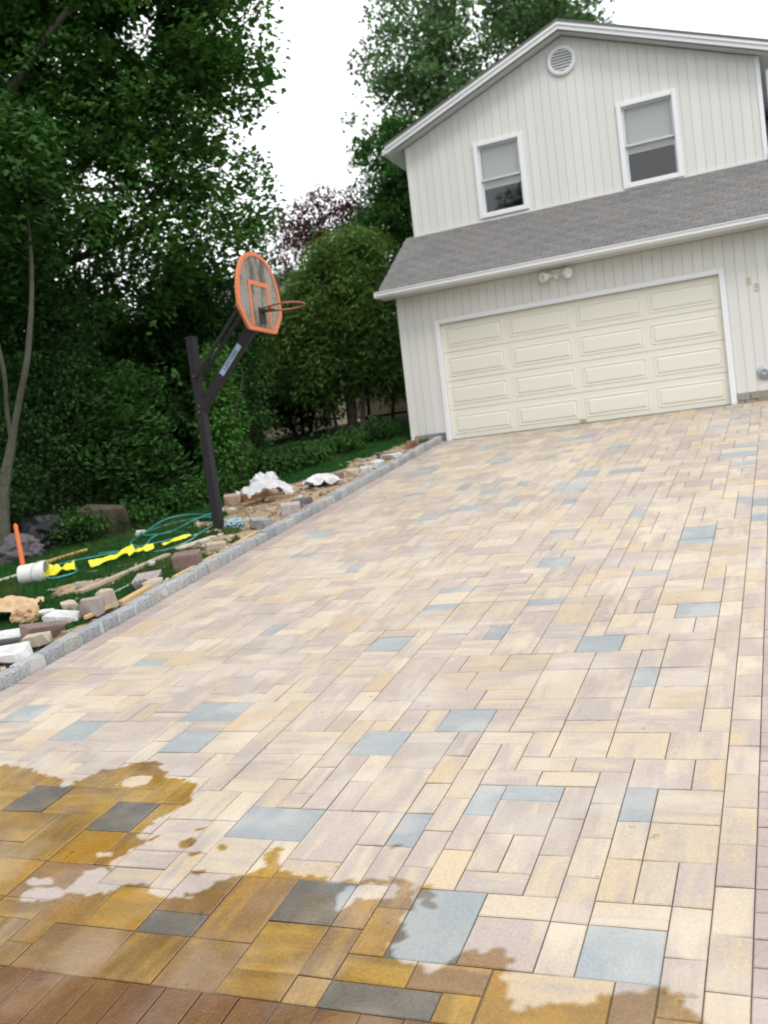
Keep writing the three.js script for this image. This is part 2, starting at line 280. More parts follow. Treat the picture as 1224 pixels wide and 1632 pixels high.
function prism(x0, x1, y0, yA, yB, z0, z1) {          // upright board with a sloping top
  const P = [[x0, y0, z0], [x1, y0, z0], [x1, yB, z0], [x0, yA, z0], [x0, y0, z1], [x1, y0, z1], [x1, yB, z1], [x0, yA, z1]], F = [[4, 5, 6, 7], [1, 0, 3, 2], [0, 4, 7, 3], [5, 1, 2, 6], [7, 6, 2, 3], [0, 1, 5, 4]], V = [];
  for (const [a, b, c, d] of F) for (const i of [a, b, c, a, c, d]) V.push(...P[i]);
  const g = new THREE.BufferGeometry(); g.setAttribute('position', new THREE.Float32BufferAttribute(V, 3)); g.computeVertexNormals(); return g;
}
function boards(parent, xa, xb, y0, top, z, pitch, openings) {
  const n = Math.round((xb - xa) / pitch), w = (xb - xa) / n, gap = 0.0024;
  for (let k = 0; k < n; k++) {
    const a = xa + k * w + gap, b = xa + (k + 1) * w - gap, cuts = [a, b], parts = [];
    if (top === gableTop && a < APX && b > APX) cuts.push(APX);
    for (const [l, r] of openings) for (const e of [l, r]) if (e > a + 0.004 && e < b - 0.004) cuts.push(e);
    cuts.sort((p, q) => p - q);
    for (let i = 0; i < cuts.length - 1; i++) {
      const l = cuts[i], r = cuts[i + 1], mid = (l + r) / 2, os = openings.filter((o) => o[0] < mid && o[1] > mid).sort((p, q) => p[2] - q[2]);
      let y = y0; for (const o of os) { if (o[2] > y + 0.01) parts.push(prism(l, r, y, o[2], o[2], z - 0.018, z)); y = o[3]; }
      if (top(l) > y + 0.01) parts.push(prism(l, r, y, top(l), top(r), z - 0.018, z));
    }
    const tone = sidingTone[Math.floor(rnd() * 3)]; for (const g of parts) mesh('siding_board', g, tone, parent);
  }
}
const WIN = [[0.655, 1.465, 4.325, 5.62], [3.42, 4.315, 4.285, 5.672]];
const DOOR = [0, 4.88, -0.02, 2.13];
boards(house, XL, XRt, JY - 0.12, gableTop, UZ, 0.166, WIN.map(([a, b, c, d]) => [a - 0.03, b + 0.03, c - 0.03, d + 0.03]));
boards(house, XL, LRX, 0.155, () => 2.735, 0, 0.162, [[DOOR[0] - 0.04, DOOR[1] + 0.04, -1, DOOR[3] + 0.04]]);
{ // sheathing behind the boards, side and back walls
  const up = new THREE.Shape([[XL, 2.6], [XRt, 2.6], [XRt, EAVE - 0.02], [APX, 7.22], [XL, EAVE - 0.02]].map((q) => new THREE.Vector2(...q)));
  for (const [a, b, c, d] of WIN) up.holes.push(new THREE.Path([[a - 0.02, c - 0.02], [a - 0.02, d + 0.02], [b + 0.02, d + 0.02], [b + 0.02, c - 0.02]].map((q) => new THREE.Vector2(...q))));
  const g1 = new THREE.ExtrudeGeometry(up, { depth: 0.12, bevelEnabled: false }).translate(0, 0, UZ - 0.145);
  const lo = new THREE.Shape([[XL, -0.3], [LRX, -0.3], [LRX, 2.72], [XL, 2.72]].map((q) => new THREE.Vector2(...q)));
  lo.holes.push(new THREE.Path([[DOOR[0] - 0.02, -0.2], [DOOR[0] - 0.02, 2.15], [DOOR[1] + 0.02, 2.15], [DOOR[1] + 0.02, -0.2]].map((q) => new THREE.Vector2(...q))));
  const g2 = new THREE.ExtrudeGeometry(lo, { depth: 0.12, bevelEnabled: false }).translate(0, 0, -0.148);
  mesh('wall', mergeGeometries([g1, g2]), sidingTone[2], house);
  for (const g of [box(0.1, EAVE + 0.3, 8.1, XL + 0.06, EAVE / 2 - 0.16, UZ - 4.2), box(0.1, 3.0, 1.36, XL + 0.06, 1.2, -0.83), box(0.1, EAVE + 0.3, 8.1, XRt - 0.06, EAVE / 2 - 0.16, UZ - 4.2), box(0.1, 3.0, 1.3, LRX - 0.06, 1.2, -0.83)]) mesh('side_wall', g, sidingTone[0], house);
  mesh('back_wall', box(XRt - XL, EAVE + 1.6, 0.1, (XL + XRt) / 2, EAVE / 2 + 0.5, UZ - 8.3), sidingTone[0], house);
  mesh('ceiling', box(XRt - XL - 0.25, 0.1, 8.0, (XL + XRt) / 2, 3.3, UZ - 4.2), plaster, house);
}
{ // main roof: two slopes, white rake boards and soffits
  const ov = 0.34, zf = -1.2, len = 8.9;
  for (const s of [-1, 1]) {
    const xo = (s < 0 ? XL : XRt) + s * ov, yo = EAVE - ov * RISE, sh = (a, b) => new THREE.ExtrudeGeometry(new THREE.Shape([[xo, yo + a], [APX, 7.24 + a + 0.0], [APX, 7.24 + b], [xo, yo + b]].map((q) => new THREE.Vector2(...q))), { depth: 1, bevelEnabled: false });
    const deck = sh(0.155, 0.20); deck.scale(1, 1, len).translate(0, 0, zf - len + 0.035); mesh('roof_slope', deck, mat(0.145, 0.14, 0.14, 0.95), house);
    const core = sh(0.02, 0.152); core.scale(1, 1, len - 0.1).translate(0, 0, zf - len); mesh('soffit', core, mat(0.62, 0.63, 0.65, 0.7), house);
    const rake = sh(0.025, 0.150); rake.scale(1, 1, 0.025).translate(0, 0, zf - 0.02); mesh('rake_board', rake, white, house);
    const strip = sh(0.10, 0.154); strip.scale(1, 1, 0.02).translate(0, 0, zf + 0.007); mesh('rake_trim', strip, white, house);
    mesh('eave_gutter', rbox(0.11, 0.11, len - 0.12, 0.02, xo + s * 0.058, yo + 0.10, zf - len / 2 - 0.02), white, house);
    const kick = sh(0, 0.1);
  }
  mesh('corner_trim', box(0.07, EAVE - JY, 0.03, XRt + 0.0, (EAVE + JY) / 2, UZ + 0.012), white, house);
  mesh('corner_trim', box(0.06, EAVE - JY, 0.03, XL - 0.0, (EAVE + JY) / 2, UZ + 0.012), sidingTone[1], house);
}
{ // pent roof over the garage: deck, single shingles, gutter, soffit
  const z0 = 0.33, y0 = 2.84, z1 = UZ + 0.004, y1 = JY, Ls = Math.hypot(z0 - z1, y1 - y0), an = Math.atan2(y1 - y0, z0 - z1), xa = -1.03, xb = 8.3;
  const pent = new THREE.Group(); pent.name = 'pent_roof'; house.add(pent); pent.position.set(0, y0, z0); pent.rotation.x = an;       // local -z runs up the slope
  mesh('roof_deck', box(xb - xa - 0.02, 0.05, Ls - 0.05, (xa + xb) / 2, -0.04, -Ls / 2 - 0.01), mat(0.12, 0.115, 0.11, 1), pent);
  const shTex = colorTex(256, 256, (u, v) => { const n = fbm(u * 7, v * 4, 0, 3), k = 0.72 + 0.4 * (hash3(Math.floor(u * 64), Math.floor(v * 64), 2) - 0.5) + 0.7 * (n - 0.4); return [k * 1.02, k, k * 0.98]; });
  const tones = [[0.190, 0.188, 0.190], [0.180, 0.178, 0.181], [0.205, 0.200, 0.198], [0.168, 0.168, 0.173], [0.195, 0.187, 0.180]].map((c) => mat(...c, 0.95, { map: shTex }));
  const rows = 15, ex = Ls / rows, w = 0.358, geos = [0, 1, 2].map((k) => new RoundedBoxGeometry(w - 0.006, 0.009 + k * 0.003, ex + 0.05, 1, 0.003)), far = [];
  for (let r = 0; r < rows; r++) {
    const off = (r % 2) * w * 0.5 + rr(-0.03, 0.03); let x = xa - off;
    while (x < xb) {
      const l = Math.max(x, xa), h = Math.min(x + w, xb); x += w; if (h - l < 0.03) continue;
      const k = Math.floor(rnd() * 3), y = 0.004 + rr(0, 0.003), zz = -(r + 0.5) * ex - 0.012 + rr(-0.006, 0.006);
      if (l < 5.75) { const m = mesh('shingle', geos[k], tones[Math.floor(rnd() * 5)], pent); m.position.set((l + h) / 2, y, zz); m.scale.x = (h - l) / w; m.rotation.x = 0.062; }
      else far.push(geos[k].clone().scale((h - l) / w, 1, 1).rotateX(0.062).translate((l + h) / 2, y, zz));
    }
  }
  const fm = mesh('shingle_rows', mergeGeometries(far), tones[1], pent); fm.userData.kind = 'stuff';
  // gutter with an ogee front
  const gs = new THREE.Shape(); gs.moveTo(0, 0); gs.lineTo(0.06, 0); gs.bezierCurveTo(0.06, 0.03, 0.095, 0.05, 0.10, 0.075); gs.lineTo(0.115, 0.09); gs.lineTo(0.115, 0.105); gs.lineTo(0.10, 0.105); gs.lineTo(0.10, 0.03); gs.lineTo(0.012, 0.012); gs.lineTo(0.0, 0.105); gs.closePath();
  const gut = new THREE.ExtrudeGeometry(gs, { depth: xb - xa, bevelEnabled: false }); gut.rotateY(-Math.PI / 2).scale(-1, 1, 1);
  const gi = gut.attributes.position; for (let i = 0; i < gi.count; i++) gi.setXYZ(i, gi.getX(i) + xa, gi.getY(i) + 2.735, gi.getZ(i) + 0.345);
  const nn = gut.toNonIndexed(); const pp = nn.attributes.position.array; for (let i = 0; i < pp.length; i += 9) for (let k = 0; k < 3; k++) { const t = pp[i + 3 + k]; pp[i + 3 + k] = pp[i + 6 + k]; pp[i + 6 + k] = t; } nn.computeVertexNormals();
  mesh('gutter', nn, white, house);
  mesh('gutter_cap', box(0.008, 0.1, 0.11, xa - 0.004, 2.79, 0.40), white, house);
  mesh('soffit', box(xb - xa - 0.02, 0.02, 0.32, (xa + xb) / 2, 2.748, 0.17), mat(0.66, 0.65, 0.62, 0.7), house);
  mesh('fascia', box(xb - xa - 0.03, 0.12, 0.02, (xa + xb) / 2, 2.80, 0.332), white, house);
  const tri = new THREE.ExtrudeGeometry(new THREE.Shape([[-0.3, 2.76], [1.46, 2.76], [1.46, 4.03]].map((q) => new THREE.Vector2(...q))), { depth: 0.05, bevelEnabled: false }).rotateY(Math.PI / 2).translate(XL - 0.03, 0, 0);
  mesh('end_panel', tri, sidingTone[1], house);
  mesh('flashing', box(XRt - XL, 0.05, 0.02, (XL + XRt) / 2, JY + 0.02, UZ + 0.012), sidingTone[0], house);
}
function addWindow([a, b, c, d], openLower) {
  const w = new THREE.Group(); w.name = 'window'; house.add(w); w.position.set(0, 0, UZ);
  const t = 0.085, cx = (a + b) / 2, cy = (c + d) / 2, H = d - c, Wd = b - a;
  const fr = [rbox(t, H + 2 * t, 0.05, 0.008, a - t / 2, cy, 0.018), rbox(t, H + 2 * t, 0.05, 0.008, b + t / 2, cy, 0.018), rbox(Wd - 0.002, t, 0.048, 0.008, cx, d + t / 2, 0.018), rbox(Wd - 0.002, t, 0.056, 0.008, cx, c - t / 2, 0.022)];
  mesh('frame', mergeGeometries(fr), white, w);
  mesh('jamb', mergeGeometries([box(0.02, H, 0.16, a - 0.009, cy, -0.08), box(0.02, H, 0.16, b + 0.009, cy, -0.08), box(Wd, 0.02, 0.16, cx, d + 0.009, -0.08), box(Wd, 0.02, 0.16, cx, c - 0.009, -0.08)]), white, w);
  const s = 0.035, mid = c + H * 0.5, sashMat = mat(0.6, 0.62, 0.64, 0.5);
  const sash = (y0, y1, z) => mergeGeometries([box(s, y1 - y0, 0.03, a + s / 2 + 0.002, (y0 + y1) / 2, z), box(s, y1 - y0, 0.03, b - s / 2 - 0.002, (y0 + y1) / 2, z), box(Wd - 2 * s - 0.006, s, 0.03, cx, y1 - s / 2, z), box(Wd - 2 * s - 0.006, s, 0.03, cx, y0 + s / 2, z)]);
  mesh('upper_sash', sash(mid - 0.02, d, -0.035), sashMat, w); mesh('lower_sash', sash(c, mid + 0.02, -0.07), sashMat, w);
  mesh('pane', box(Wd - 2 * s, d - mid - s, 0.004, cx, (mid + d) / 2, -0.035), glass, w);
  mesh('pane', box(Wd - 2 * s, mid - c - s, 0.004, cx, (mid + c) / 2, -0.07), glass, w);
  const slat = mat(0.5, 0.52, 0.5, 0.7), bl = [], y1 = d - 0.03, y0 = d - H * (openLower ? 0.60 : 0.58);
  for (let y = y1; y > y0; y -= 0.046) bl.push(box(Wd - 0.05, 0.05, 0.003).rotateX(0.3).translate(cx, y, -0.115));
  bl.push(box(Wd - 0.05, 0.03, 0.02, cx, y0 - 0.01, -0.115));
  mesh('blind', mergeGeometries(bl), slat, w);
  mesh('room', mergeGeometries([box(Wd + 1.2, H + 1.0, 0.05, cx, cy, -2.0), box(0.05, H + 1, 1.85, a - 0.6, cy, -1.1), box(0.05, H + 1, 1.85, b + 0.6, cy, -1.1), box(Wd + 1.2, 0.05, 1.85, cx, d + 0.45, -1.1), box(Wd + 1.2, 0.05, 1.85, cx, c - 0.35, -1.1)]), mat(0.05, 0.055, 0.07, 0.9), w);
}
addWindow(WIN[0], true); addWindow(WIN[1], false);
{ // round louvred gable vent
  const v = new THREE.Group(); v.name = 'gable_vent'; v.position.set(2.444, 6.795, UZ); house.add(v);
  const ring = new THREE.LatheGeometry([[0.20, 0.0], [0.20, 0.045], [0.215, 0.055], [0.26, 0.05], [0.28, 0.03], [0.28, 0]].map((q) => new THREE.Vector2(...q)), 40).rotateX(Math.PI / 2); mesh('vent_ring', ring, white, v);
  mesh('vent_back', new THREE.CylinderGeometry(0.21, 0.21, 0.008, 32).rotateX(Math.PI / 2).translate(0, 0, 0.006), mat(0.22, 0.22, 0.23, 0.8), v);
  for (let k = -3; k <= 3; k++) { const y = k * 0.054, L = 2 * Math.sqrt(0.202 * 0.202 - y * y); mesh('louvre', box(L, 0.05, 0.006).rotateX(-0.75).translate(0, y, 0.034), white, v); }
}
{ // garage door: four sections, sixteen raised panels, white casing
  const door = new THREE.Group(); door.name = 'garage_door'; house.add(door); door.position.set(0, 0, -0.055);
  const sh = DOOR[3] / 4, emb = grayTex(256, 256, (u, v) => 0.5 + 0.5 * (fbm(u * 5, v * 70, 0, 3) - 0.5)); doorCream.bumpMap = emb; doorCream.bumpScale = 0.0008;
  for (let r = 0; r < 4; r++) mesh('door_section', rbox(4.876, sh - 0.005, 0.045, 0.006, 2.44, (r + 0.5) * sh, -0.0225), doorCream, door);
  const pw = 1.09, ph = 0.345;
  const frustum = (w, h, e, t) => { const s = new THREE.Shape([[-w / 2, -h / 2], [w / 2, -h / 2], [w / 2, h / 2], [-w / 2, h / 2]].map((q) => new THREE.Vector2(...q))); return new THREE.ExtrudeGeometry(s, { depth: t, bevelEnabled: true, bevelThickness: 0.014, bevelSize: e, bevelOffset: -e, bevelSegments: 2 }); };
  const rimG = (() => { const o = new THREE.Shape([[-pw / 2, -ph / 2], [pw / 2, -ph / 2], [pw / 2, ph / 2], [-pw / 2, ph / 2]].map((q) => new THREE.Vector2(...q))), i = 0.028; o.holes.push(new THREE.Path([[-pw / 2 + i, -ph / 2 + i], [-pw / 2 + i, ph / 2 - i], [pw / 2 - i, ph / 2 - i], [pw / 2 - i, -ph / 2 + i]].map((q) => new THREE.Vector2(...q)))); return new THREE.ExtrudeGeometry(o, { depth: 0.003, bevelEnabled: true, bevelThickness: 0.005, bevelSize: 0.01, bevelOffset: -0.01, bevelSegments: 2 }); })();
  const inner = frustum(pw - 0.085, ph - 0.085, 0.03, 0.002), both = mergeGeometries([rimG, inner.translate(0, 0, -0.003)]);
  for (let r = 0; r < 4; r++) for (let c = 0; c < 4; c++) { const m = mesh('raised_panel', both, doorCream, door); m.position.set(0.61 + c * 1.22, (r + 0.5) * sh, 0.001); }
  mesh('bottom_seal', box(4.876, 0.03, 0.05, 2.44, -0.012, -0.02), mat(0.07, 0.07, 0.07, 0.9), door);
  mesh('door_handle', rbox(0.12, 0.03, 0.03, 0.008, 2.44, 0.06, 0.03), mat(0.5, 0.42, 0.22, 0.4), door);
  const casing = new THREE.Group(); casing.name = 'door_casing'; house.add(casing);
  mesh('jamb', rbox(0.09, 2.28, 0.15, 0.008, -0.047, 1.075, -0.05), white, casing); mesh('jamb', rbox(0.09, 2.28, 0.15, 0.008, 4.927, 1.075, -0.05), white, casing); mesh('header', rbox(4.88, 0.085, 0.15, 0.008, 2.44, 2.175, -0.05), white, casing);
  mesh('threshold', box(4.9, 0.06, 0.16, 2.44, -0.05, -0.02), mat(0.4, 0.4, 0.38, 0.9), house);
}
{ // stone foundation below the siding
  const tones = [[0.30, 0.29, 0.265], [0.37, 0.365, 0.35], [0.25, 0.245, 0.235], [0.36, 0.33, 0.28]].map((c) => mat(...c, 0.95, { map: stoneTex, bumpMap: stoneBump, bumpScale: 0.01 }));
  const geo = [0, 1, 2].map((k) => lumpy(new RoundedBoxGeometry(0.24, 0.115, 0.08, 2, 0.015), 0.02, 11, k * 9));
  mesh('foundation', mergeGeometries([box(0.66, 0.5, 0.1, -0.45, -0.097, -0.06), box(3.2, 0.5, 0.1, 6.59, -0.097, -0.06)]), mat(0.34, 0.33, 0.31, 1), house);
  for (const [xa, xb] of [[-0.79, -0.11], [4.99, 6.9]]) for (let r = 0; r < 4; r++) { let x = xa - (r % 2) * 0.1; while (x < xb) { const w = rr(0.16, 0.3), l = Math.max(xa, x), h = Math.min(xb, x + w); x += w; if (h - l < 0.05) continue; const m = mesh('foundation_stone', geo[Math.floor(rnd() * 3)], tones[Math.floor(rnd() * 4)], house); m.position.set((l + h) / 2, 0.09 - r * 0.118 + rr(-0.006, 0.006), -0.025 + rr(-0.008, 0.008)); m.scale.x = (h - l - 0.012) / 0.24; m.rotation.z = rr(-0.04, 0.04); } }
}
{ // twin floodlight under the soffit
  const f = thing('floodlight', 'white twin floodlight with motion sensor above the garage door', 'light', [2.26, 2.64, 0.004]); const m = mat(0.84, 0.83, 0.80, 0.45); f.scale.setScalar(1.35); f.position.set(2.26, 2.62, 0.004);
  mesh('mount', rbox(0.16, 0.09, 0.03, 0.01, 0, 0.02, 0.014), m, f);
  const head = () => new THREE.LatheGeometry([[0.001, 0], [0.03, 0.005], [0.038, 0.05], [0.062, 0.12], [0.066, 0.15], [0.058, 0.148], [0.05, 0.115], [0.001, 0.10]].map((q) => new THREE.Vector2(...q)), 18);
  for (const s of [-1, 1]) { const h = mesh('lamp_head', head(), m, f); h.position.set(s * 0.07, 0.0, 0.05); h.rotation.set(1.9, 0, -s * 0.75); mesh('arm', tube([[s * 0.02, 0.015, 0.025], [s * 0.05, 0.01, 0.04], [s * 0.07, 0, 0.055]], 0.012), m, f); }
  mesh('sensor', rbox(0.05, 0.06, 0.06, 0.012, 0, -0.035, 0.05), m, f);
}
{ // house number
  const font = await new FontLoader().loadAsync('fonts/droid/droid_serif_bold.typeface.json'), brass = mat(0.56, 0.52, 0.37, 0.5);
  const n = thing('house_number', 'brass house number 85 on the siding right of the garage door', 'house number');
  for (const [ch, x, y] of [['8', 5.285, 1.88], ['5', 5.40, 1.765]]) { const g = new TextGeometry(ch, { font, size: 0.115, depth: 0.008, curveSegments: 6, bevelEnabled: true, bevelSize: 0.002, bevelThickness: 0.002, bevelSegments: 1 }); g.translate(x, y, 0.003); mesh('digit', g, brass, n); }
  const v = thing('round_vent', 'grey round vent cap low on the siding beside the garage door', 'vent', [5.43, 0.44, 0.003]);
  mesh('cap', new THREE.LatheGeometry([[0.001, 0.05], [0.05, 0.055], [0.075, 0.045], [0.08, 0.03], [0.115, 0.022], [0.12, 0]].map((q) => new THREE.Vector2(...q)), 28).rotateX(Math.PI / 2), mat(0.42, 0.45, 0.48, 0.5), v);
  mesh('grille', new THREE.TorusGeometry(0.045, 0.012, 8, 24).translate(0, 0, 0.055), mat(0.28, 0.3, 0.33, 0.5), v);
}
{ // little pipe stub at the corner by the curb and a downspout on the right
  const d = thing('drain_pipe', 'short white drain pipe at the house corner beside the curb', 'pipe', [-0.74, 0.17, 0.06]);
  mesh('pipe', tube([[0, 0, 0], [0, -0.12, 0.01], [0.02, -0.3, 0.05]], 0.035, 10, 10), white, d);
  mesh('collar', new THREE.CylinderGeometry(0.043, 0.043, 0.03, 14).translate(0, -0.015, 0), white, d);
  const s = thing('downspout', 'white downspout at the right corner of the upper storey', 'downspout', [XRt + 0.02, 4.1, UZ + 0.07]);
  mesh('pipe', tube([[0.13, 1.6, -0.13], [0.13, 1.2, -0.13], [0.12, 0.7, -0.12], [0.05, 0.18, 0]], 0.035, 8, 20), white, s);
  mesh('elbow', tube([[0.05, 0.18, 0], [0.05, 0.10, 0.03], [0.05, 0.055, 0.12]], 0.037, 8, 8), white, s);
}
{ // right hand wing, set back
  const w = thing('house_wing', 'set back wing of the house with grey shingled roof at the right', 'house wing');
  mesh('wall', box(7.4, 5.2, 5, XRt + 3.76, 2.3, UZ - 5.2), sidingTone[2], w);
  const rf = new THREE.ExtrudeGeometry(new THREE.Shape([[-0.5, 4.75], [3.0, 6.5], [6.4, 4.75], [6.4, 4.6], [3.0, 6.3], [-0.5, 4.6]].map((q) => new THREE.Vector2(...q))), { depth: 7.3, bevelEnabled: false }).rotateY(Math.PI / 2).translate(XRt + 0.07, 0.25, UZ - 2.1);
  mesh('roof', rf, mat(0.15, 0.145, 0.145, 0.95), w);
  mesh('fascia', box(7.3, 0.16, 0.03, XRt + 3.74, 4.92, UZ - 1.58), white, w);
}

// ───────────────────────── basketball hoop ─────────────────────────
{
  const by = ground(-1.224, 6.145) - 0.02, H = thing('basketball_hoop', 'weathered driveway basketball hoop on a dark square pole', 'basketball hoop', [-1.224, by, 6.12]);
  const steel = mat(0.012, 0.010, 0.013, 0.7), bx = 1.0, cy = 1.93 - by;         // board face at x = bx from the pole
  const orange = mat(0.70, 0.21, 0.085, 0.7), rust = mat(0.27, 0.115, 0.065, 0.8);
  const pole = mesh('pole', rbox(0.115, 2.55, 0.115, 0.012, 0, 1.275, 0), steel, H); pole.rotation.z = 0.035;
  mesh('pole_cap', rbox(0.122, 0.03, 0.122, 0.006, -0.09, 2.56, 0), steel, H);
  const bar = (name, a, b, t, z) => { const dx = b[0] - a[0], dy = b[1] - a[1], L = Math.hypot(dx, dy), m = mesh(name, rbox(L, t, t * 0.8, 0.006), steel, H); m.position.set((a[0] + b[0]) / 2, (a[1] + b[1]) / 2, z); m.rotation.z = Math.atan2(dy, dx); return m; };
  bar('lower_arm', [-0.05, 1.62], [0.93, cy - 0.34], 0.125, 0);
  for (const z of [-0.075, 0.075]) bar('upper_arm', [-0.03, 2.05], [0.93, cy + 0.05], 0.045, z);
  mesh('board_bracket', box(0.04, 0.62, 0.3, 0.955, cy - 0.12, 0), steel, H);
  // board outline in (z, y)
  const S = new THREE.Shape(); const hw = 0.53;
  S.moveTo(-0.30, -0.50); S.lineTo(0.30, -0.50); S.quadraticCurveTo(0.33, -0.50, 0.355, -0.475); S.lineTo(0.50, -0.29); S.quadraticCurveTo(hw, -0.25, hw, -0.19); S.bezierCurveTo(hw + 0.02, 0.12, 0.40, 0.50, 0, 0.50); S.bezierCurveTo(-0.40, 0.50, -hw - 0.02, 0.12, -hw, -0.19); S.quadraticCurveTo(-hw, -0.25, -0.50, -0.29); S.lineTo(-0.355, -0.475); S.quadraticCurveTo(-0.33, -0.50, -0.30, -0.50);
  const pts = S.getPoints(10), inner = pts.map((q) => q.clone().multiplyScalar(0.9)), toX = (g) => g.rotateY(Math.PI / 2);
  const dirty = colorTex(256, 256, (u, v) => { const n = fbm(u * 14, v * 3 + 2, 0, 4), f = fbm(u * 40, v * 40, 0, 2), t = sstep(0.28, 0.68, n * 0.75 + f * 0.25); return [0.095 + 0.21 * t, 0.083 + 0.195 * t, 0.070 + 0.17 * t]; }); dirty.repeat.set(0.9, 0.9); dirty.offset.set(0.5, 0.5);
  const board = new THREE.Group(); board.name = 'backboard'; board.position.set(bx, cy, 0); H.add(board);
  mesh('panel', toX(new THREE.ExtrudeGeometry(new THREE.Shape(pts.map((q) => q.clone().multiplyScalar(0.985))), { depth: 0.022, bevelEnabled: false })).translate(-0.024, 0, 0), new THREE.MeshStandardMaterial({ map: dirty, roughness: 0.7 }), board);
  const rim = new THREE.Shape(pts); rim.holes.push(new THREE.Path(inner.slice().reverse()));
  mesh('border', toX(new THREE.ExtrudeGeometry(rim, { depth: 0.034, bevelEnabled: false })).translate(-0.028, 0, 0), orange, board);
  const sq = new THREE.Shape([[-0.25, -0.44], [0.25, -0.44], [0.25, 0.13], [-0.25, 0.13]].map((q) => new THREE.Vector2(...q))); sq.holes.push(new THREE.Path([[-0.2, -0.44 + 0.001], [-0.2, 0.075], [0.2, 0.075], [0.2, -0.44 + 0.001]].map((q) => new THREE.Vector2(...q))));
  mesh('target_square', toX(new THREE.ExtrudeGeometry(sq, { depth: 0.003, bevelEnabled: false })).translate(0.0005, 0, 0), orange, board);
  // rim with bracket
  const ring = mesh('rim', new THREE.TorusGeometry(0.225, 0.013, 10, 40).rotateX(Math.PI / 2).translate(bx + 0.375, cy - 0.24, 0), rust, H);
  mesh('rim_bracket', mergeGeometries([box(0.02, 0.2, 0.13, bx + 0.014, cy - 0.3, 0).toNonIndexed(), box(0.16, 0.02, 0.1, bx + 0.09, cy - 0.245, 0).toNonIndexed(), tube([[bx + 0.02, cy - 0.25, -0.05], [bx + 0.12, cy - 0.24, -0.14], [bx + 0.24, cy - 0.24, -0.19]], 0.009).toNonIndexed(), tube([[bx + 0.02, cy - 0.25, 0.05], [bx + 0.12, cy - 0.24, 0.14], [bx + 0.24, cy - 0.24, 0.19]], 0.009).toNonIndexed()]), mat(0.05, 0.03, 0.025, 0.6), H);
  for (const [x, y] of [[-0.04, 1.66], [-0.05, 1.58], [-0.065, 2.05]]) mesh('bolt', new THREE.CylinderGeometry(0.016, 0.016, 0.02, 6).rotateX(Math.PI / 2).translate(x, y, 0.066), mat(0.22, 0.2, 0.19, 0.4, { metalness: 0.8 }), H);
  for (let k = 0; k < 12; k++) { const a = k / 12 * Math.PI * 2; mesh('net_hook', tube([[bx + 0.375 + 0.228 * Math.cos(a), cy - 0.245, 0.228 * Math.sin(a)], [bx + 0.375 + 0.232 * Math.cos(a), cy - 0.268, 0.232 * Math.sin(a)], [bx + 0.375 + 0.218 * Math.cos(a), cy - 0.275, 0.218 * Math.sin(a)]], 0.004, 5, 6), rust, H); }
  // maker's sticker on the arm
  const cv = document.createElement('canvas'); cv.width = 512; cv.height = 84; const cx = cv.getContext('2d'); cx.fillStyle = '#8fa3b5'; cx.fillRect(0, 0, 512, 84); cx.fillStyle = '#1d3444'; cx.font = 'bold 78px sans-serif'; cx.textAlign = 'center'; cx.textBaseline = 'middle'; cx.fillText('LIFETIME', 256, 44);
  const ct = new THREE.CanvasTexture(cv); ct.colorSpace = THREE.SRGBColorSpace;
  const a = [-0.05, 1.62], b = [0.93, cy - 0.34], st = mesh('sticker', new THREE.PlaneGeometry(0.46, 0.078), new THREE.MeshStandardMaterial({ map: ct, roughness: 0.5 }), H);
  st.position.set(a[0] + (b[0] - a[0]) * 0.56, a[1] + (b[1] - a[1]) * 0.56, 0.0525); st.rotation.z = Math.atan2(b[1] - a[1], b[0] - a[0]);
}

// ───────────────────────── trees and shrubs ─────────────────────────
const barkTex = colorTex(128, 256, (u, v) => { const n = fbm(u * 16, v * 6), k = 0.55 + 0.8 * n; return [k, k, k]; }), barkBump = grayTex(128, 256, (u, v) => fbm(u * 18, v * 5)); barkTex.repeat.set(2, 6); barkBump.repeat.set(2, 6);
const bark = mat(0.11, 0.095, 0.075, 0.95, { map: barkTex, bumpMap: barkBump, bumpScale: 0.03 }), barkPale = mat(0.095, 0.095, 0.068, 0.95, { map: barkTex, bumpMap: barkBump, bumpScale: 0.02 });
function spray(n, size, spread, kind) {               // a twig end with n leaves
  const P = [], v = new THREE.Vector3(), m = new THREE.Matrix4(), e = new THREE.Euler();
  const maple = [[0, 0], [0.28, 0.08], [0.5, 0.42], [0.26, 0.44], [0.2, 0.75], [0, 1], [-0.2, 0.75], [-0.26, 0.44], [-0.5, 0.42], [-0.28, 0.08]], oval = [[0, 0], [0.24, 0.25], [0.27, 0.55], [0, 1], [-0.27, 0.55], [-0.24, 0.25]], lance = [[0, 0], [0.13, 0.4], [0, 1], [-0.13, 0.4]], out = { maple, oval, lance }[kind];
  for (let k = 0; k < n; k++) {
    const s = size * rr(0.65, 1.25), az = rr(0, Math.PI * 2), r = spread * Math.sqrt(rnd());
    m.makeRotationFromEuler(e.set(kind === 'lance' ? rr(1.2, 2.6) : rr(0.5, 2.5), az, rr(-0.5, 0.5), 'YXZ')); m.setPosition(Math.cos(az) * r, rr(-0.45, 0.45) * spread, Math.sin(az) * r);
    const q = (p, z) => { v.set(p[0] * s, p[1] * s, z * s).applyMatrix4(m); P.push(v.x, v.y, v.z); };
    for (let i = 1; i < out.length - 1; i++) { const zf = (p) => Math.abs(p[0]) * 0.35; q(out[0], 0); q(out[i], zf(out[i])); q(out[i + 1], zf(out[i + 1])); }
  }
  const g = new THREE.BufferGeometry(); g.setAttribute('position', new THREE.Float32BufferAttribute(P, 3)); g.computeVertexNormals(); return g;
}
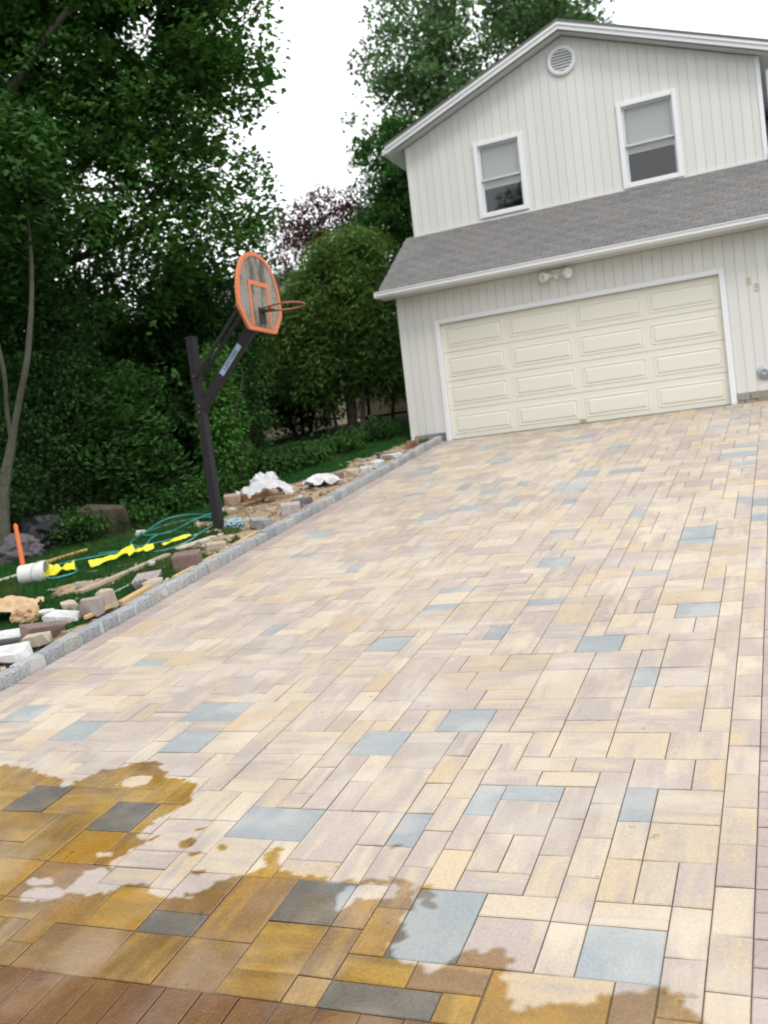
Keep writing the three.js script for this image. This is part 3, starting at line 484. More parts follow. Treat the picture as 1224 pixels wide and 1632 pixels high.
const leafMat = new THREE.MeshPhysicalMaterial({ color: 0xffffff, roughness: 0.8, specularIntensity: 0.2, transmission: 0.42, thickness: 0, side: THREE.DoubleSide });
// blobs: [x, y, z, rx, ry, rz, weight]; thr opens gaps; freq sets the clump size
function crown(parent, blobs, count, geo, col, { thr = 0.42, freq = 1.2, shell = 0.5, sc = [0.8, 1.25], keep, ns = 0 } = {}) {
  const im = new THREE.InstancedMesh(geo, leafMat, count), tw = blobs.reduce((s, b) => s + (b[6] ?? b[3] * b[4] * b[5]), 0), m = new THREE.Matrix4(), q = new THREE.Quaternion(), e = new THREE.Euler(), c = new THREE.Color();
  let n = 0, guard = 0;
  while (n < count && guard++ < count * 12) {
    let t = rnd() * tw, b = blobs[0]; for (const k of blobs) { t -= k[6] ?? k[3] * k[4] * k[5]; if (t <= 0) { b = k; break; } }
    const u = rr(-1, 1), a = rr(0, Math.PI * 2), r = Math.pow(rnd(), shell > 0.4 ? 0.28 : 0.4), w = Math.sqrt(1 - u * u), edge = 0.82 + 0.36 * fbm(w * Math.cos(a) * 2 + b[0], u * 2 + b[1], w * Math.sin(a) * 2 + b[2] + 9, 3);
    const x = b[0] + b[3] * r * w * Math.cos(a) * edge, y = b[1] + b[4] * r * u * edge, z = b[2] + b[5] * r * w * Math.sin(a) * edge;
    if (fbm(x * freq + ns, y * freq * 1.25 + 40 + ns, z * freq + 9, 3) < thr) continue;
    if (keep && !keep(x, y, z)) continue;
    if (y < ground(x, z) + 0.05) continue;
    const s = rr(...sc); m.compose(new THREE.Vector3(x, y, z), q.setFromEuler(e.set(rr(-0.5, 0.5), rr(0, 6.28), rr(-0.5, 0.5))), new THREE.Vector3(s, s, s)); im.setMatrixAt(n, m);
    const k = rr(0.6, 1.35), h = rnd() * 0.5 + 0.5 * fbm(x * 0.9 + 3, y * 0.9, z * 0.9 + 8); c.setRGB((col[0][0] + (col[1][0] - col[0][0]) * h) * k, (col[0][1] + (col[1][1] - col[0][1]) * h) * k, (col[0][2] + (col[1][2] - col[0][2]) * h) * k); im.setColorAt(n, c); n++;
  }
  im.count = n; im.name = 'crown'; im.userData.kind = 'stuff'; im.castShadow = im.receiveShadow = true; im.instanceMatrix.needsUpdate = true; parent.add(im); return im;
}
function wood(parent, trunk, r0, r1, limbs, m = bark) { mesh('trunk', limb(trunk, r0, r1, 10), m, parent); for (const [p, a, b] of limbs) mesh('branch', limb(p, a, b, 7), m, parent); }
const sprayMaple = spray(16, 0.115, 0.30, 'maple'), sprayOval = spray(14, 0.11, 0.26, 'oval'), sprayLance = spray(22, 0.16, 0.34, 'lance'), spraySmall = spray(16, 0.07, 0.20, 'oval'), sprayBig = spray(18, 0.135, 0.42, 'maple');
const G = (x, z) => ground(x, z);
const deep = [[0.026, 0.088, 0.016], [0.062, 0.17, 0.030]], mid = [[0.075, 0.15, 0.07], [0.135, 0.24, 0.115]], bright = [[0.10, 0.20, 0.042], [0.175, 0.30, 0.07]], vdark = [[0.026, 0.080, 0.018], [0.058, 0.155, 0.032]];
{ // big maple over the lawn
  const T = thing('maple_tree', 'large dark maple with a dense crown hanging over the lawn left of the hoop', 'tree');
  const bx = -7.2, bz = 6.2, by = G(bx, bz) - 0.1;
  wood(T, [[bx, by, bz], [bx + 0.1, by + 1.5, bz - 0.1], [bx + 0.3, by + 3.2, bz - 0.4], [bx + 0.8, by + 5.5, bz - 0.9], [bx + 1.2, by + 8.5, bz - 1.4]], 0.36, 0.12, [
    [[[bx + 0.2, by + 2.6, bz - 0.2], [-6.2, 3.0, 5.2], [-4.6, 4.6, 4.4], [-3.2, 6.0, 3.6]], 0.17, 0.03], [[[bx + 0.4, by + 4, bz - 0.5], [-5.4, 5.2, 5.2], [-4.2, 6.6, 4.9], [-3.0, 7.8, 4.4]], 0.15, 0.03],
    [[[bx + 0.3, by + 3.4, bz - 0.4], [-6.2, 3.6, 3.6], [-5.2, 4.4, 2.0], [-4.4, 5.2, 1.0]], 0.14, 0.03], [[[bx + 0.7, by + 5, bz - 0.8], [-6.6, 6.4, 4.0], [-5.4, 8.6, 3.2]], 0.13, 0.03], [[[-4.6, 4.6, 4.4], [-3.6, 4.6, 3.6], [-2.6, 4.9, 2.9]], 0.05, 0.012]]);
  crown(T, [[-4.0, 6.6, 3.6, 2.3, 2.1, 2.0], [-3.2, 4.4, 2.9, 1.6, 1.5, 1.5], [-5.8, 5.4, 4.2, 2.2, 2.2, 2.2], [-3.5, 8.8, 3.6, 2.2, 1.8, 2.0], [-5.6, 8.6, 4.6, 2.5, 2.2, 2.4], [-5.2, 3.2, 3.2, 1.9, 1.3, 1.7], [-2.6, 6.9, 3.0, 1.5, 1.5, 1.4], [-7.4, 6.6, 5.4, 2.4, 2.6, 2.4], [-4.7, 3.7, 5.3, 1.5, 1.1, 1.3], [-5.7, 2.7, 5.6, 1.5, 1.0, 1.3]], 6600, sprayMaple, [[0.034, 0.11, 0.018], [0.08, 0.20, 0.032]], { thr: 0.455, freq: 1.6, shell: 0.3, sc: [0.7, 1.15] });
}
{ // a second maple further down the lawn, outside the picture, shading this side
  const T = thing('shade_maple', 'second large maple down the lawn toward the street', 'tree'), x = -6.6, z = 11.2, y = G(x, z);
  wood(T, [[x, y - 0.2, z], [x + 0.1, y + 2.5, z], [x + 0.3, y + 6, z]], 0.3, 0.1, [[[[x, y + 2.4, z], [x + 1, y + 4, z], [x + 1.8, y + 5.4, z]], 0.12, 0.03], [[[x, y + 2.6, z], [x - 1.2, y + 4.2, z], [x - 1.8, y + 5.6, z]], 0.12, 0.03]]);
  crown(T, [[x, 5, z, 2.8, 2.6, 2.6], [x - 0.4, 3, z - 0.6, 2.2, 1.6, 1.8], [x + 0.8, 7, z, 2.2, 1.8, 2.2]], 2200, sprayMaple, deep, { thr: 0.42, freq: 1.2 });
}
{ // slender tree at the lawn edge with a forked trunk
  const T = thing('slender_tree', 'slender tree with a pale forked trunk beside the orange stake', 'tree');
  wood(T, [[-4.16, G(-4.1, 7) - 0.1, 7.0], [-4.12, -0.7, 6.95], [-4.06, -0.1, 6.88], [-3.92, 0.5, 6.78]], 0.105, 0.06, [[[[-3.92, 0.5, 6.78], [-3.78, 1.0, 6.72], [-3.6, 1.5, 6.68], [-3.5, 2.6, 6.5], [-3.6, 3.8, 6.3]], 0.05, 0.02], [[[-3.93, 0.48, 6.78], [-3.93, 0.9, 6.8], [-3.84, 1.4, 6.86], [-4.0, 2.6, 6.9], [-4.3, 4.0, 6.9]], 0.035, 0.016]], barkPale);
  crown(T, [[-4.2, 4.2, 6.6, 1.1, 1.2, 1.2], [-4.9, 3.0, 6.2, 1.0, 0.8, 1.0]], 420, sprayMaple, deep, { thr: 0.46, freq: 1.4 });
}
const shrubGroup = 'shrubs massed along the back of the lawn';
const shrubs = [
  ['ivy_stump', 'bright green ivy column directly behind the hoop pole', [[-2.75, 0.3, 3.4, 0.32, 1.0, 0.32], [-2.7, 1.3, 3.4, 0.26, 0.6, 0.28]], 420, spraySmall, [[0.05, 0.16, 0.026], [0.10, 0.26, 0.045]], 0.3],
  ['laurel_shrub', 'broad dark laurel shrub with drooping leaves behind the green hose', [[-3.6, 0.1, 4.7, 0.75, 0.9, 0.7], [-3.9, 0.9, 4.4, 0.8, 0.9, 0.8]], 620, sprayOval, deep, 0.38],
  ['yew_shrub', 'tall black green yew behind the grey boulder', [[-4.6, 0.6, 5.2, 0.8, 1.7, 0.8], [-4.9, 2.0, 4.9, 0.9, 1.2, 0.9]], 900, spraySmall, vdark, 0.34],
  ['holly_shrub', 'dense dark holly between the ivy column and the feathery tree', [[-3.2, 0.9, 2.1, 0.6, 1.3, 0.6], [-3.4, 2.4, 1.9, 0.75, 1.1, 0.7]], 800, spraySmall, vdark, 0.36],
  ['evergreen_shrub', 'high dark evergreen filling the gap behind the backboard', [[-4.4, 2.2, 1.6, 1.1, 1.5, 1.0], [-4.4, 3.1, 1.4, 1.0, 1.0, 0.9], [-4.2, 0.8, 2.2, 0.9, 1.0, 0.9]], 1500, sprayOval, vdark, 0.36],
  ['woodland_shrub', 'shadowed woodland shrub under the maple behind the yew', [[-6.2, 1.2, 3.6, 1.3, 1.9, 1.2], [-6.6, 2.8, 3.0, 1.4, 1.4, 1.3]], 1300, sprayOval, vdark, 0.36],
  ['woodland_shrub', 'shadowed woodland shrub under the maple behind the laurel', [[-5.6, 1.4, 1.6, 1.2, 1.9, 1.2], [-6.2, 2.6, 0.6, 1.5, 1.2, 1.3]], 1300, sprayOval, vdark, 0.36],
  ['lawn_shrub', 'low leafy shrub at the lawn edge left of the tipped bucket', [[-5.0, -0.5, 6.6, 0.7, 0.6, 0.6]], 300, sprayOval, vdark, 0.36],
];
for (const [name, label, bl, n, sp, col, thr] of shrubs) {
  const T = thing(name, label, 'shrub', [0, 0, 0], shrubGroup), [x, , z] = bl[0], y = G(x, z), top = bl[bl.length - 1];
  for (let k = 0; k < 3; k++) mesh('stem', limb([[x + rr(-0.15, 0.15), y - 0.05, z + rr(-0.15, 0.15)], [x + rr(-0.25, 0.25), y + 0.5, z + rr(-0.2, 0.2)], [top[0] + rr(-0.4, 0.4), top[1], top[2] + rr(-0.4, 0.4)]], 0.045, 0.012, 6), bark, T);
  crown(T, bl, n, sp, col, { thr, freq: 1.6, shell: 0.3 });
}
{ // low ground cover along the foot of the hedge: small plants one by one
  const spots = [[-2.5, 2.6], [-2.75, 3.9], [-3.0, 4.7], [-3.2, 5.5], [-2.2, 1.6], [-1.9, 0.5], [-3.45, 6.2], [-1.7, -0.6], [-2.9, 4.3], [-2.35, 2.1]];
  const where = ['between the ivy column and the feathery tree', 'touching the ivy column', 'in front of the laurel shrub', 'just behind the brown boulder', 'at the edge of the bare soil', 'level with the garage corner', 'between the boulder and the yellow lumber', 'beside the house wall', 'between ivy column and laurel', 'in front of the holly'];
  spots.forEach(([x, z], i) => { const T = thing('hedge_foot_plant', 'low leafy plant ' + where[i] + ' along the lawn edge', 'plant', [0, 0, 0], 'low plants along the lawn edge'), y = G(x, z); mesh('stem', limb([[x, y - 0.03, z], [x + 0.02, y + 0.15, z], [x + 0.05, y + 0.3, z + 0.03]], 0.015, 0.006, 5), bark, T); crown(T, [[x, y + 0.18, z, 0.36, 0.24, 0.36]], 60, spraySmall, deep, { thr: 0.25, freq: 2, shell: 0.3 }); });
}
{ // feathery tree by the house corner
  const T = thing('feathery_tree', 'light green feathery willow like tree beside the garage corner', 'tree'), x = -3.3, z = -2.8, y = G(x, z);
  wood(T, [[x, y - 0.1, z], [x + 0.05, y + 0.8, z], [x - 0.05, y + 1.8, z + 0.05]], 0.13, 0.08, [[[[x, y + 0.9, z], [x + 0.5, y + 1.8, z + 0.1], [x + 0.8, y + 3, z]], 0.07, 0.02], [[[x, y + 1.4, z], [x - 0.6, y + 2.3, z + 0.2], [x - 0.9, y + 3.2, z]], 0.06, 0.02], [[[x + 0.35, y - 0.05, z + 0.2], [x + 0.5, y + 1.0, z + 0.2], [x + 0.9, y + 2.2, z + 0.1]], 0.06, 0.02], [[[x - 0.3, y - 0.05, z + 0.1], [x - 0.4, y + 1.0, z + 0.1], [x - 0.3, y + 2.4, z]], 0.05, 0.02]]);
  crown(T, [[-3.2, 3.4, -2.8, 1.15, 1.3, 1.0], [-2.5, 2.9, -2.9, 0.9, 1.2, 0.8], [-3.9, 3.0, -2.6, 0.9, 1.2, 0.8], [-2.9, 4.4, -2.9, 0.9, 0.7, 0.8], [-2.4, 1.9, -3.0, 0.8, 0.7, 0.6], [-3.6, 2.0, -2.5, 1.0, 0.8, 0.7], [-4.5, 2.4, -2.6, 0.7, 0.9, 0.7]], 2500, sprayLance, bright, { thr: 0.37, freq: 1.9 });
}
{ // shade below and behind the feathery tree
  const T = thing('backyard_shrub', 'dark backyard shrub in the shade behind the feathery tree', 'shrub', [0, 0, 0]);
  for (const dx of [0, 0.6, -0.5]) mesh('stem', limb([[-3.6 + dx, G(-3.6, -4.5), -4.5], [-3.6 + dx * 1.2, 1.6, -4.6], [-3.5 + dx * 1.5, 2.4, -4.6]], 0.05, 0.015, 6), bark, T);
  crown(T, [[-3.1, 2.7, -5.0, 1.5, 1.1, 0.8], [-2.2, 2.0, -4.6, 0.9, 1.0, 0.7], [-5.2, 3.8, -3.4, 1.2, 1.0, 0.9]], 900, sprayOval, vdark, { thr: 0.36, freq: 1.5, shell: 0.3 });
}
{
  const T = thing('screen_shrub', 'dark leafy shrub partly hiding the tan neighbouring house', 'shrub'); const x = -5.6, z = -4.8, y = G(x, z);
  for (const dx of [0, 0.5, -0.5]) mesh('stem', limb([[x + dx * 0.4, y - 0.05, z], [x + dx, y + 1, z], [x + dx * 1.6, y + 2, z]], 0.05, 0.015, 6), bark, T);
  crown(T, [[x, y + 0.9, z, 1.3, 1.0, 0.6], [x - 0.7, y + 2.3, z, 1.1, 0.8, 0.6], [x + 0.7, y + 2.0, z, 0.9, 0.9, 0.6]], 620, sprayOval, vdark, { thr: 0.42, freq: 1.7, shell: 0.3 });
}
{ // dark evergreen against the upper storey
  const T = thing('dark_evergreen', 'dark evergreen with tiered branches left of the upper storey', 'tree'), x = -3.0, z = -6.2, y = G(x, z);
  wood(T, [[x, y - 0.1, z], [x, y + 3, z], [x + 0.1, y + 7, z]], 0.2, 0.05, [[[[x, y + 3.8, z], [x + 0.9, y + 4.2, z + 0.1], [x + 1.7, y + 4.2, z]], 0.05, 0.015], [[[x, y + 4.8, z], [x - 0.7, y + 5.2, z], [x - 1.3, y + 5.2, z]], 0.05, 0.015]]);
  crown(T, [[x + 0.7, 5.0, z, 1.5, 0.55, 1.0], [x, 5.9, z, 1.5, 0.6, 1.0], [x + 0.2, 6.8, z, 1.3, 0.6, 1.0], [x, 4.2, z, 1.5, 0.6, 1.0], [x + 0.1, 7.7, z, 1.0, 0.7, 0.8]], 1500, sprayOval, deep, { thr: 0.34, freq: 1.3, shell: 0.3 });
}
{ // copper leaved tree far back
  const T = thing('copper_tree', 'thin tree with dark red leaves in the gap against the sky', 'tree'), x = -6.6, z = -8.2, y = G(x, z);
  wood(T, [[x, y - 0.1, z], [x + 0.1, y + 3, z], [x + 0.2, y + 6, z]], 0.15, 0.04, [[[[x, y + 2.6, z], [x + 0.8, y + 4.4, z], [x + 1.3, y + 6.0, z]], 0.06, 0.012], [[[x, y + 3, z], [x - 0.6, y + 4.4, z], [x - 1.0, y + 5.6, z]], 0.05, 0.012], [[[x + 0.1, y + 3.6, z], [x + 0.4, y + 5.2, z], [x + 0.6, y + 6.6, z]], 0.05, 0.01]]);
  crown(T, [[x + 0.6, 6.9, z, 1.2, 1.0, 1.0], [x - 0.4, 6.4, z, 1.1, 1.0, 1.0], [x + 1.3, 6.4, z, 1.0, 0.9, 0.8]], 400, sprayOval, [[0.085, 0.032, 0.034], [0.15, 0.066, 0.06]], { thr: 0.42, freq: 1.6 });
}
{ // tall tree behind the house
  const T = thing('tall_oak', 'tall mid green tree rising behind the left roof slope of the house', 'tree'), x = -3.4, z = -11, y = G(x, z);
  wood(T, [[x, y - 0.2, z], [x + 0.1, y + 4, z], [x + 0.4, y + 8, z], [x + 0.6, y + 12, z]], 0.32, 0.08, [[[[x + 0.1, y + 4.5, z], [x - 0.8, y + 7, z], [x - 1.2, y + 9.5, z]], 0.11, 0.02], [[[x + 0.3, y + 6, z], [x + 1.8, y + 8.5, z], [x + 2.6, y + 11, z]], 0.11, 0.02], [[[x + 0.1, y + 3.5, z], [x - 0.8, y + 4.8, z], [x - 1.8, y + 5.8, z]], 0.08, 0.02]]);
  crown(T, [[-3.6, 12.2, -11, 1.9, 1.9, 1.6], [-4.5, 9.8, -11, 1.5, 1.8, 1.4], [-2.2, 10.4, -11, 1.9, 2.0, 1.6], [-1.2, 13, -11.4, 2.2, 1.7, 1.6], [-4.2, 7.4, -10.8, 1.6, 1.3, 1.4], [-2.6, 8.4, -11, 1.7, 1.3, 1.4], [0.4, 12.4, -12, 1.6, 1.3, 1.3]], 1500, sprayBig, [[0.10, 0.19, 0.075], [0.175, 0.30, 0.12]], { thr: 0.5, freq: 1.15 });
}
{
  const T = thing('tree_behind_roof', 'tree whose leafy top shows above the ridge of the house', 'tree'), x = 0.1, z = -14.5, y = G(x, z);
  wood(T, [[x, y - 0.2, z], [x + 0.1, y + 5, z], [x + 0.2, y + 11, z]], 0.28, 0.06, [[[[x, y + 6, z], [x + 1.2, y + 9, z], [x + 2.1, y + 11.4, z]], 0.09, 0.02], [[[x, y + 6, z], [x - 0.8, y + 9, z], [x - 1.2, y + 12, z]], 0.09, 0.02]]);
  crown(T, [[x + 0.2, 12.4, z, 1.4, 1.3, 1.3], [x + 1.3, 12.0, z, 0.9, 1.1, 1.0], [x - 0.9, 13.4, z, 1.5, 1.3, 1.3], [x + 0.3, 10.4, z, 1.7, 1.6, 1.4]], 460, sprayBig, [[0.10, 0.19, 0.075], [0.175, 0.30, 0.12]], { thr: 0.47, freq: 1.1 });
}
// tall trees across the street, mirrored in the upstairs windows
[[-11.5, 30, 17], [-5.5, 33, 19], [-17, 26, 16]].forEach(([x, z, h], i) => {
  const T = thing('street_tree', ['tall tree across the street facing the left window', 'tall tree across the street facing the right window', 'tall tree across the street beyond the lawn'][i], 'tree', [0, 0, 0], 'trees across the street'), y = G(x, z);
  wood(T, [[x, y - 0.2, z], [x + 0.2, y + h * 0.4, z], [x, y + h * 0.8, z]], 0.4, 0.1, [[[[x + 0.1, y + h * 0.3, z], [x + 1.5, y + h * 0.5, z], [x + 2.4, y + h * 0.65, z]], 0.15, 0.04], [[[x + 0.1, y + h * 0.35, z], [x - 1.5, y + h * 0.5, z], [x - 2.4, y + h * 0.7, z]], 0.15, 0.04]]);
  crown(T, [[x, y + h * 0.72, z, 3.2, h * 0.28, 3.0], [x + 2, y + h * 0.55, z, 2.2, h * 0.2, 2.2], [x - 2, y + h * 0.55, z, 2.2, h * 0.2, 2.2]], 1500, sprayBig, mid, { thr: 0.44, freq: 0.8, sc: [1.3, 2] });
});
// the wood further back on the left, closing the view below the crowns
[[-9.5, 0.5, 1.8, 3.0], [-8.2, -3.0, 1.9, 2.6], [-10.5, 4.2, 1.7, 3.0], [-12.5, -2.5, 2.0, 3.6], [-6.4, -3.8, 1.9, 1.6], [-12.0, -9.5, 2.4, 3.2]].forEach(([x, z, h, r], i) => {
  const T = thing('woodland_tree', ['shadowy woodland tree behind the maple trunk', 'dark woodland tree behind the backboard and copper tree gap', 'shadowy woodland tree at the far side of the maple', 'distant dark woodland tree left of the tan neighbouring house', 'short dark understorey tree between backboard and feathery tree', 'distant woodland tree beside the tan neighbouring house'][i], 'tree', [0, 0, 0], 'trees of the wood behind the lawn'), y = G(x, z);
  wood(T, [[x, y - 0.2, z], [x + 0.1, y + h * 0.6, z], [x, y + h * 1.2, z]], 0.18, 0.06, []);
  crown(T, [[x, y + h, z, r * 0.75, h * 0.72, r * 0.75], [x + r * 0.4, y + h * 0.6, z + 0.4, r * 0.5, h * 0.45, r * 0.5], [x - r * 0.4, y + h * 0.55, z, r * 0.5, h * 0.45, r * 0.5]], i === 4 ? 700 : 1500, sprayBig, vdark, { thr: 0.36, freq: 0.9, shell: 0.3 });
});

// neighbouring house and shed seen through the gaps
{
  const N = thing('neighbouring_house', 'tan neighbouring house glimpsed through the trees below the hoop', 'house', [-9.6, G(-9, -11.5) - 0.1, -11.5]); N.rotation.y = 0.45;
  const tan = mat(0.50, 0.40, 0.27, 0.85);
  mesh('wall', box(7, 4.4, 5, 0, 2.2, -2.5), tan, N);
  mesh('roof', new THREE.ExtrudeGeometry(new THREE.Shape([[-3.0, 0], [0, 1.7], [3.0, 0], [3.0, -0.12], [0, 1.55], [-3.0, -0.12]].map((q) => new THREE.Vector2(...q))), { depth: 7.6, bevelEnabled: false }).rotateY(Math.PI / 2).translate(-3.8, 4.4, -2.5), mat(0.1, 0.09, 0.085, 0.95), N);
  for (const wx of [-1.6, 1.15]) { const w = new THREE.Group(); w.name = 'window'; w.position.set(wx, 1.75, 0.02); N.add(w); mesh('frame', mergeGeometries([box(1.5, 0.08, 0.06, 0, 0.62, 0), box(1.5, 0.08, 0.06, 0, -0.62, 0), box(0.08, 1.16, 0.06, -0.71, 0, 0), box(0.08, 1.16, 0.06, 0.71, 0, 0), box(0.07, 1.16, 0.05, -0.24, 0, 0), box(0.07, 1.16, 0.05, 0.24, 0, 0)]), mat(0.8, 0.82, 0.85, 0.5), w); mesh('pane', box(1.36, 1.2, 0.01, 0, 0, -0.008), mat(0.06, 0.07, 0.09, 0.05), w); }
  const S = thing('garden_shed', 'small tan garden shed in shade beyond the feathery tree', 'shed', [-4.5, G(-4.5, -8.6), -8.6]); S.rotation.y = 0.3;
  mesh('wall', box(2.2, 1.9, 1.8, 0, 0.95, 0), mat(0.36, 0.28, 0.19, 0.9), S);
  mesh('roof', new THREE.ExtrudeGeometry(new THREE.Shape([[-1.05, 0], [0, 0.6], [1.05, 0], [1.05, -0.07], [0, 0.52], [-1.05, -0.07]].map((q) => new THREE.Vector2(...q))), { depth: 2.5, bevelEnabled: false }).rotateY(Math.PI / 2).translate(-1.25, 1.92, 0), mat(0.09, 0.085, 0.08, 0.95), S);
  mesh('door', box(0.8, 1.6, 0.04, 0.2, 0.82, 0.91), mat(0.30, 0.23, 0.15, 0.9), S);
}

// grass
{
  const P = [], v = new THREE.Vector3();
  for (let k = 0; k < 9; k++) { const a = rr(0, 6.28), h = rr(0.035, 0.075), r = rr(0, 0.035), lx = rr(-0.025, 0.025), lz = rr(-0.025, 0.025), w = 0.0035, x = Math.cos(a) * r, z = Math.sin(a) * r, px = -Math.sin(a) * w, pz = Math.cos(a) * w; P.push(x - px, 0, z - pz, x + px, 0, z + pz, x + lx * 0.4 + px * 0.7, h * 0.6, z + lz * 0.4 + pz * 0.7, x - px, 0, z - pz, x + lx * 0.4 + px * 0.7, h * 0.6, z + lz * 0.4 + pz * 0.7, x + lx, h, z + lz); }
  const g = new THREE.BufferGeometry(); g.setAttribute('position', new THREE.Float32BufferAttribute(P, 3)); g.computeVertexNormals();
  const N = 42000, im = new THREE.InstancedMesh(g, leafMat, N), m = new THREE.Matrix4(), q = new THREE.Quaternion(), e = new THREE.Euler(), c = new THREE.Color(); let n = 0, gd = 0;
  while (n < N && gd++ < N * 4) { const z = rr(-3, 12.5), x = rr(-4.6, -0.33); if (dirtAt(x, z)) continue; if (x > -0.95 && z < 0.1 && z > -1.6) continue; const s = rr(0.7, 1.5); m.compose(v.set(x, ground(x, z) - 0.004, z), q.setFromEuler(e.set(rr(-0.2, 0.2), rr(0, 6.28), rr(-0.2, 0.2))), new THREE.Vector3(s, s * rr(0.6, 1.1), s)); im.setMatrixAt(n, m); const k = rr(0.7, 1.3), y = fbm(x * 1.5, z * 1.5); const yl = sstep(0.5, 0.75, y) * rr(0.4, 1); c.setRGB(0.036 * k + 0.11 * yl, 0.135 * k + 0.03 * yl, 0.028 * k + 0.02 * yl); im.setColorAt(n++, c); }
  im.count = n; im.name = 'grass'; im.castShadow = im.receiveShadow = true; im.userData = { kind: 'stuff', label: 'short green lawn grass behind the curb', category: 'grass' }; scene.add(im);
}

// ───────────────────────── things lying on the lawn ─────────────────────────
const at = (x, z, up = 0) => [x, ground(x, z) + up, z];
const lay = (o, x, z, up, ry = 0, tilt = 0, roll = 0) => { o.position.set(...at(x, z, up)); o.rotation.order = 'YXZ'; o.rotation.set(tilt, ry, roll); return o; };
{ // tipped bucket
  const b = thing('bucket', 'white plastic bucket lying on its side in the grass', 'bucket'); const m = mat(0.72, 0.73, 0.72, 0.5);
  mesh('body', new THREE.LatheGeometry([[0.001, 0], [0.125, 0], [0.132, 0.01], [0.145, 0.36], [0.139, 0.36], [0.126, 0.012], [0.001, 0.012]].map((q) => new THREE.Vector2(...q)), 32), m, b);
  for (const y of [0.27, 0.31]) mesh('rib', new THREE.TorusGeometry(0.147, 0.006, 6, 32).rotateX(Math.PI / 2).translate(0, y, 0), m, b);
  mesh('lip', new THREE.TorusGeometry(0.146, 0.008, 8, 32).rotateX(Math.PI / 2).translate(0, 0.358, 0), m, b);
  mesh('handle', tube([[-0.15, 0.30, 0], [-0.13, 0.24, 0.12], [0, 0.2, 0.18], [0.13, 0.24, 0.12], [0.15, 0.3, 0]], 0.0035, 6, 24), mat(0.4, 0.41, 0.42, 0.4, { metalness: 0.8 }), b);
  mesh('label', new THREE.CylinderGeometry(0.1385, 0.1355, 0.11, 20, 1, true, 0.6, 0.9).translate(0, 0.15, 0), mat(0.68, 0.6, 0.2, 0.6), b);
  b.scale.setScalar(0.88); b.position.set(...at(-2.74, 8.13, 0.12)); b.rotation.set(0.1, 0.42, -Math.PI / 2 + 0.05, 'YXZ');
}
{ const s = thing('marker_stake', 'orange marker stake standing in the ground near the slender tree', 'stake', at(-3.5, 7.29, -0.05)); mesh('stake', lumpy(new THREE.CylinderGeometry(0.028, 0.034, 0.62, 10, 4).translate(0, 0.31, 0), 0.004, 8), mat(0.85, 0.22, 0.06, 0.6), s); mesh('tip', new THREE.ConeGeometry(0.028, 0.03, 10).translate(0, 0.634, 0), mat(0.75, 0.18, 0.05, 0.6), s); s.rotation.z = 0.08; }
const woodTex = colorTex(64, 256, (u, v) => { const n = fbm(u * 20, v * 2.5), k = 0.7 + 0.6 * n; return [k, k * 0.98, k * 0.95]; });
const W = (r, g, b) => mat(r, g, b, 0.85, { map: woodTex });
const yellowWood = W(0.52, 0.36, 0.10), greyWood = W(0.42, 0.36, 0.28), paleWood = W(0.62, 0.56, 0.46), tanWood = W(0.56, 0.39, 0.19);
function plank(label, a, b, w, t, m, up = 0.01) {
  const A = new THREE.Vector3(...at(a[0], a[1], up + t / 2)), B = new THREE.Vector3(...at(b[0], b[1], up + t / 2)), L = A.distanceTo(B), o = tag(mesh('plank', lumpy(new RoundedBoxGeometry(w, t, L, 2, Math.min(w, t) * 0.15), 0.008, 5, a[0] * 9), m, scene), label, 'plank', 'scraps of lumber on the lawn');
  o.position.copy(A).add(B).multiplyScalar(0.5); o.lookAt(B); return o;
}
plank('yellow painted length of lumber at the foot of the orange stake', [-3.32, 7.42], [-2.95, 6.7], 0.09, 0.04, yellowWood);
plank('pale plank lying just behind the tipped bucket', [-3.4, 8.1], [-3.05, 7.5], 0.13, 0.03, paleWood);
plank('long weathered grey plank between the yellow tape and the curb', [-1.33, 8.75], [-1.14, 7.4], 0.10, 0.04, greyWood, 0.02);
plank('pale board lying at the foot of the hoop pole', [-1.25, 7.1], [-1.0, 6.6], 0.12, 0.035, paleWood);
plank('thin pale lath beside the green hose', [-1.55, 6.55], [-1.2, 6.2], 0.06, 0.02, paleWood);
plank('tan stick leaning on the curb beside the pale rubble', [-0.42, 9.75], [-0.38, 9.4], 0.045, 0.035, tanWood, 0.05);
plank('orange tan wood scrap against the curb', [-0.36, 9.3], [-0.38, 8.8], 0.07, 0.06, tanWood, 0.02);
plank('tan wood strip lying along the curb near the red brown block', [-0.36, 8.4], [-0.38, 7.5], 0.05, 0.03, tanWood, 0.01);
plank('long tan strip along the curb level with the hoop', [-0.36, 7.2], [-0.37, 6.6], 0.05, 0.03, tanWood, 0.01);
{ const p = tag(mesh('conduit', tube([at(-1.0, 10.3, 0.05), at(-0.93, 9.8, 0.035), at(-0.85, 9.2, 0.03), at(-0.8, 8.4, 0.03)], 0.014, 8, 20), mat(0.40, 0.42, 0.42, 0.5), scene), 'long grey conduit lying in the grass past the torn paper bag', 'pipe'); }
